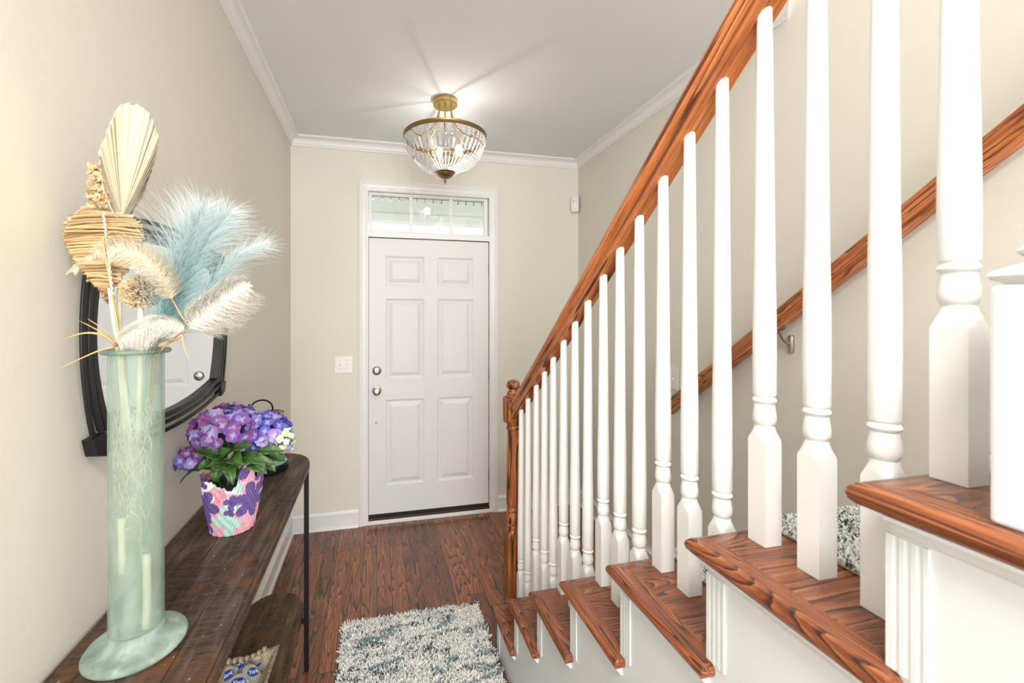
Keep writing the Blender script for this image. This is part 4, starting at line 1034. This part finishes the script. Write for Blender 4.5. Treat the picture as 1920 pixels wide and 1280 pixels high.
for pts in ([(430, 930, 1.31), (425, 870, 1.31), (430, 810, 1.30)], [(440, 930, 1.31), (470, 870, 1.33), (503, 815, 1.33)], [(425, 930, 1.30), (395, 880, 1.30), (355, 862, 1.28)], [(445, 930, 1.31), (490, 870, 1.31), (536, 828, 1.30)]):
    bm = bmesh.new(); tube(bm, spline(local(hy, [at(*p) for p in pts]), 5), 0.0024, 6); obj('plant_stem', bm, mat('leaf_stem', lin(96, 130, 60), 0.6), hy, smooth='all')
def petals(name, c, rx, ry, n_f, cols3, size, seed, zmin=-0.5, lab=None):
    rr = random.Random(seed); V = []; F = []; CA = []
    c = c-HB; cand = []
    for i in range(n_f):
        # fibonacci points on the head
        z = 1-(1-zmin)*(i+0.5)/n_f; th = i*2.39996+rr.uniform(-.2, .2); q = math.sqrt(max(0, 1-z*z)); nn = Vector((q*math.cos(th), q*math.sin(th), z))
        p = c+Vector((nn.x*rx, nn.y*rx, nn.z*ry)); nn = (nn+Vector((rr.uniform(-.3, .3), rr.uniform(-.3, .3), rr.uniform(-.3, .3)))).normalized()
        t1 = nn.orthogonal().normalized(); t2 = nn.cross(t1); a0 = rr.uniform(0, PI); col = rr.choice(cols3); sz = size*rr.uniform(0.8, 1.15)
        for k in range(4):
            a = a0+k*PI/2+rr.uniform(-.1, .1); d = t1*math.cos(a)+t2*math.sin(a); e = nn.cross(d); b0 = len(V); cup = rr.uniform(-0.25, 0.45)
            ccol = tuple(min(1, x*rr.uniform(0.8, 1.2)) for x in col)
            for s_ in range(6):
                f = s_/5; w_ = sz*0.62*math.sin(PI*(0.08+0.80*f))**0.8
                for g in (-1, -0.5, 0, 0.5, 1):
                    V.append(tuple(p+d*sz*f+e*w_*g+nn*(sz*cup*f*f+abs(g)*0.16*sz+0.05*sz*math.sin(f*9+g*4))))
                    wl = max(0, 1-f*2.4)*0.6; CA.append(tuple(x*(1-wl)+y*wl for x, y in zip(ccol, lin(205, 215, 240))))
            for s_ in range(5):
                for g in range(4):
                    a_ = b0+s_*5+g; F.append((a_, a_+1, a_+6, a_+5))
    o = obj(name, (V, F), M_PETAL, hy, smooth='all'); at_ = o.data.color_attributes.new('petal', 'FLOAT_COLOR', 'POINT')
    for i, cc in enumerate(CA): at_.data[i].color = (*cc, 1)
    if lab: o['label'] = lab
    return o
M_PETAL = mat('petal', (1, 1, 1), 0.6); n = N(M_PETAL); ca = n.new('ShaderNodeAttribute'); ca.attribute_name = 'petal'; n.base(ca.outputs['Color']); n.p.inputs['Subsurface Weight'].default_value = 0.0
V1, V2, V3, V4 = lin(126, 78, 156), lin(158, 84, 158), lin(108, 86, 182), lin(154, 136, 200)
B1, B2, B3 = lin(80, 76, 172), lin(104, 96, 190), lin(112, 74, 166)
petals('flower_head', at(428, 808, 1.30), 0.098, 0.070, 62, (V1, V2, V1, V3, V4), 0.023, 1, -0.22, 'large violet and magenta flower head')
petals('flower_head', at(500, 815, 1.33), 0.066, 0.066, 52, (B1, B2, B3, B1, V4), 0.020, 2, -0.35, 'blue violet flower head')
petals('flower_head', at(352, 860, 1.28), 0.030, 0.028, 16, (V2, V1, V3, V4), 0.018, 3, -0.8, 'small violet flower head hanging to the left')
petals('flower_head', at(534, 826, 1.30), 0.026, 0.032, 22, (lin(214, 224, 190), lin(150, 150, 214), lin(190, 208, 150), lin(226, 228, 226)), 0.012, 4, -0.8, 'pale green and lilac flower head on the right')

# ------------------------------------------------------------------ candle lantern
cp_ = at(505, 880, 1.775); CLX, CLY = cp_.x, cp_.y
la = thing('candle_lantern', 'black based glass candle lantern with a loop handle behind the hydrangea', 'candle holder', (CLX, CLY, ZT))
def la_(name, prof, m, n=40, **k):
    bm = bmesh.new(); lathe(bm, prof, n, cap=k.pop('cap', True)); bmesh.ops.recalc_face_normals(bm, faces=bm.faces); return obj(name, bm, m, la, smooth=30, **k)
la_('lantern_base', [(0.002, 0.001), (0.072, 0.001), (0.074, 0.004), (0.074, 0.024), (0.072, 0.027), (0.002, 0.027)], M_BLACK)
la_('glass_dish', [(0.002, 0.0275), (0.064, 0.0275), (0.068, 0.030), (0.069, 0.034), (0.066, 0.038), (0.064, 0.044), (0.061, 0.044), (0.060, 0.034), (0.002, 0.033)], mat('aqua_glass', lin(120, 160, 160), 0.12, 0.0, Coat_Weight=0.6))
M_BARK = mat('bark_print', lin(190, 170, 140), 0.6); n = N(M_BARK); n.base(n.ramp(n.noise(n.coord(scale=(1, 1, 0.25)), 60, 4, 0.7, 1.0), [(0.40, lin(70, 56, 44)), (0.50, lin(150, 130, 104)), (0.62, lin(216, 206, 186))]))
la_('glass_chimney', [(0.057, 0.045), (0.057, 0.205), (0.055, 0.205), (0.055, 0.045), (0.057, 0.045)], clear('lantern_glass', (0.95, 0.96, 0.95), 0.02, 0.05), cap=False)
la_('bark_band', [(0.0575, 0.200), (0.0575, 0.242), (0.0550, 0.242), (0.0550, 0.200), (0.0575, 0.200)], M_BARK, cap=False)
cd_ = la_('candle', [(0.002, 0.0335), (0.036, 0.0335), (0.036, 0.080), (0.033, 0.084), (0.002, 0.082)], mat('candle_wax', lin(246, 226, 200), 0.5))
bm = bmesh.new(); tube(bm, [(0, 0, 0.082), (0.001, 0, 0.092)], 0.001, 6); obj('wick', bm, M_DARK, cd_)
bm = bmesh.new(); vd = Vector((0.95, 0.30, 0)).normalized(); hp = [Vector((0, 0, 0.236))+vd*(-0.030)+vd*0.043*math.cos(PI-i/16*PI)+Vector((0, 0, 0.020+0.040*math.sin(i/16*PI))) for i in range(17)]
hp = [hp[0]+Vector((0, 0, -0.022))]+hp+[hp[-1]+Vector((0, 0, -0.022))]
tube(bm, hp, 0.0036, 8); obj('loop_handle', bm, M_BLACK, la, smooth='all')

# ------------------------------------------------------------------ lower shelf: tray, beads, wrapped sweets
SZ = 0.247
M_DRIFT = weathered('driftwood', 1, lin(150, 136, 114), lin(196, 184, 162), lin(90, 76, 58), seams=0.03)
ty = thing('wooden_tray', 'pale driftwood tray on the lower shelf of the console table', 'tray', (-0.450, 1.46, SZ))
TP = [(-0.095, -0.31), (0.080, -0.31), (0.094, 0.252), (-0.080, 0.196)]
bm = bmesh.new(); slab(bm, offset_poly(TP, [0.021]*4), 0.001, 0.009); obj('tray_base', bm, M_DRIFT, ty)
lv = [(offset_poly(TP, [q]*4), z) for q, z in ((0.0, 0.045), (0.012, 0.045), (0.034, 0.0095), (0.026, 0.001), (0.022, 0.001))]
for i in range(4):
    j = (i+1) % 4; bm = bmesh.new()
    loft(bm, [[(*pp[k], z) for pp, z in lv] for k in (i, j)]); bmesh.ops.recalc_face_normals(bm, faces=bm.faces)
    obj('tray_side', bm, M_DRIFT, ty, bevel=0.0012)
bs = thing('bead_garland', 'string of round grey wooden beads draped over the far edge of the tray', 'beads', (-0.45, 1.70, SZ+0.04))
M_BEAD = mat('wooden_bead', lin(168, 150, 122), 0.6); n = N(M_BEAD); n.base(n.ramp(n.noise(n.coord(scale=(1, 1, 3)), 60, 3), [(0.35, lin(130, 112, 86)), (0.65, lin(190, 174, 146))]))
bp = spline(local(bs, [at(500, 1214, 1.565), at(480, 1227, 1.535), at(460, 1235, 1.515), at(440, 1238, 1.505), at(420, 1241, 1.495), at(400, 1252, 1.47)]), 12)
bm = bmesh.new(); tube(bm, bp, 0.0012, 5); obj('cord', bm, M_DRIFT, bs)
L = [0]
for a, b in zip(bp, bp[1:]): L.append(L[-1]+(b-a).length)
k = 0; dist = 0.008
first = None
while dist < L[-1]:
    j = max(i for i in range(len(L)) if L[i] <= dist); j = min(j, len(bp)-2); p = bp[j].lerp(bp[j+1], (dist-L[j])/(L[j+1]-L[j])); rb = 0.0098
    if first is None:
        bm = bmesh.new(); lathe(bm, [(0.002, -rb*0.93), (rb*0.5, -rb*0.8), (rb*0.87, -rb*0.5), (rb, 0), (rb*0.87, rb*0.5), (rb*0.5, rb*0.8), (0.002, rb*0.93)], 16); first = obj('bead', bm, M_BEAD, bs, smooth='all'); first.location = p; first.rotation_euler = (0.2, PI/2, 0.3)
    else:
        o = first.copy(); COL.objects.link(o); o.parent = bs; o.location = p
    dist += rb*2.02; k += 1
M_FOIL = mat('silver_foil', (0.80, 0.80, 0.76), 0.30, 0.85); n = N(M_FOIL); n.bump(n.noise(n.coord(), 240, 3, 0.6, 1.5), 1.0, 0.010)
M_BLUE = mat('blue_label', lin(30, 62, 170), 0.35); M_WTXT = mat('white_print', (0.9, 0.9, 0.92), 0.4)
def sweet():
    t = thing('wrapped_sweet', '', 'sweet')
    rr = random.Random(2); bm = bmesh.new(); rg = []
    for r, z in ((0.012, 0.000), (0.020, 0.001), (0.0245, 0.006), (0.026, 0.0085), (0.0235, 0.0115), (0.0215, 0.0125), (0.014, 0.0128), (0.002, 0.0130)):
        rg.append([((r*(1+(0.06 if 0.018 < r else 0)*math.sin(k*2.39*3)+rr.uniform(-.03, .03)))*math.cos(k/40*2*PI), (r*(1+rr.uniform(-.04, .04)))*math.sin(k/40*2*PI), z+(rr.uniform(-.0012, .0012) if r > 0.015 else 0)) for k in range(40)])
    loft(bm, rg); obj('foil_wrapper', bm, M_FOIL, t)
    bm = bmesh.new(); rg = [[(0.0178*f*math.cos(k/32*2*PI), 0.0115*f*math.sin(k/32*2*PI), z) for k in range(32)] for f, z in ((1.0, 0.0130), (1.0, 0.0137), (0.9, 0.0139))]; loft(bm, rg)
    lb = obj('label_oval', bm, M_BLUE, t)
    cu = bpy.data.curves.new('lettering', 'FONT'); cu.body = 'York'; cu.size = 0.0150; cu.align_x = 'CENTER'; cu.align_y = 'CENTER'; cu.extrude = 0.0002; cu.shear = 0.25; cu.offset = 0.0002
    to = bpy.data.objects.new('tmp_text', cu); COL.objects.link(to); bpy.context.view_layer.update()
    me = bpy.data.meshes.new_from_object(to.evaluated_get(bpy.context.evaluated_depsgraph_get())); bpy.data.objects.remove(to)
    me.materials.clear(); me.materials.append(M_WTXT); lt = bpy.data.objects.new('lettering', me); COL.objects.link(lt); lt.parent = lb; lt.location = (0, 0, 0.0141)
    return t
sw0 = sweet()
spots = [((446, 1250), 0.030, (0.30, -0.10, 0.5), 'wrapped sweet farthest back in the tray, close under the beads'), ((468, 1264), 0.034, (0.55, 0.45, 0.9), 'wrapped sweet propped highest on the right of the pile'),
         ((428, 1268), 0.028, (0.35, -0.30, 0.2), 'wrapped sweet at the left of the pile beside the table edge'), ((446, 1283), 0.034, (0.30, 0.10, 0.1), 'wrapped sweet nearest the bottom edge of the photo'),
         ((452, 1262), 0.014, (0.1, 0.1, 2.0), 'wrapped sweet lying under the middle of the pile'), ((478, 1250), 0.014, (0.2, 0.2, 1.2), 'label hidden wrapped sweet low against the far tray side')]
for i, ((u, v), dz, rot, lbl) in enumerate(spots):
    if i == 0: o = sw0
    else:
        o = sw0.copy(); COL.objects.link(o)
        for ch in list(sw0.children):
            c_ = ch.copy(); COL.objects.link(c_); c_.parent = o
            for g in ch.children:
                g_ = g.copy(); COL.objects.link(g_); g_.parent = c_
    z = SZ+dz; d = (CH-z)*FPX/(v-CY); p = at(u, v, d); o.location = (p.x, p.y, z-0.006); o.rotation_euler = rot; o['label'] = lbl; o.scale = (1.3, 1.3, 1.3); o['category'] = 'sweet'; o['group'] = 'foil wrapped sweets in the tray'

# ------------------------------------------------------------------ shag rug
M_RUG = mat('shag_yarn', (0.8, 0.8, 0.78), 0.95); n = N(M_RUG); gi = n.new('ShaderNodeNewGeometry')
v = n.coord(scale=(0.55, 1.5, 0.0)); f1 = n.noise(v, 14, 3, 0.65, 0.7); f2 = n.noise(n.coord(scale=(0.6, 1.6, 0), loc=(3, 7, 0)), 15, 3, 0.65, 0.8)
rv = n.math('MULTIPLY', n.math('SUBTRACT', gi.outputs['Random Per Island'], 0.5), 0.16)
cw_ = n.ramp(gi.outputs['Random Per Island'], [(0, lin(222, 222, 217)), (0.5, lin(240, 239, 235)), (1, lin(250, 249, 246))])
c1 = n.mix(n.ramp(n.math('ADD', f1, rv), [(0.56, (0, 0, 0)), (0.605, (1, 1, 1))]), cw_, lin(128, 154, 158))
c2 = n.mix(n.ramp(n.math('ADD', f2, rv), [(0.595, (0, 0, 0)), (0.63, (1, 1, 1))]), c1, lin(84, 86, 88))
n.base(c2)
RX_0, RX_1, RY_0, RY_1 = -0.158, 0.520, 1.05, 2.150
rug = thing('shag_rug', 'white shag rug flecked with grey and teal on the hall floor beside the stair', 'rug', (0, 0, 0))
obj('rug_backing', boxes((RX_0+0.005, RX_1-0.005, RY_0, RY_1-0.005, 0.001, 0.008)), mat('rug_backing', lin(190, 188, 180), 0.9), rug)
R = random.Random(77); pts = []; hts = []; st_ = 0.0068; y = RY_0+0.25
nx = int((RX_1-RX_0)/st_)
while y < RY_1:
    for i in range(nx):
        x = RX_0+(i+0.5)*st_+R.uniform(-.003, .003); yy = y+R.uniform(-.003, .003)
        ex = min(x-RX_0, RX_1-x, 0.02)/0.02; ey = min(RY_1-yy, 0.02)/0.02
        tilt_x = (-(1-ex) if x < 0.1 else (1-ex))*0.8 if ex < 1 else 0; tilt_y = (1-ey)*0.8
        if x > 0.3: tilt_x *= 0.2
        pts.append(((x, yy, 0.008), Vector((tilt_x+R.uniform(-.35, .35), tilt_y+R.uniform(-.35, .35), 1)).normalized())); hts.append(R.uniform(0.016, 0.026))
    y += st_
obj('rug_pile', spikes(pts, hts, 0.0042, R, 0.75, 4, 3, 1.5), M_RUG, rug, smooth='all')['kind'] = 'stuff'
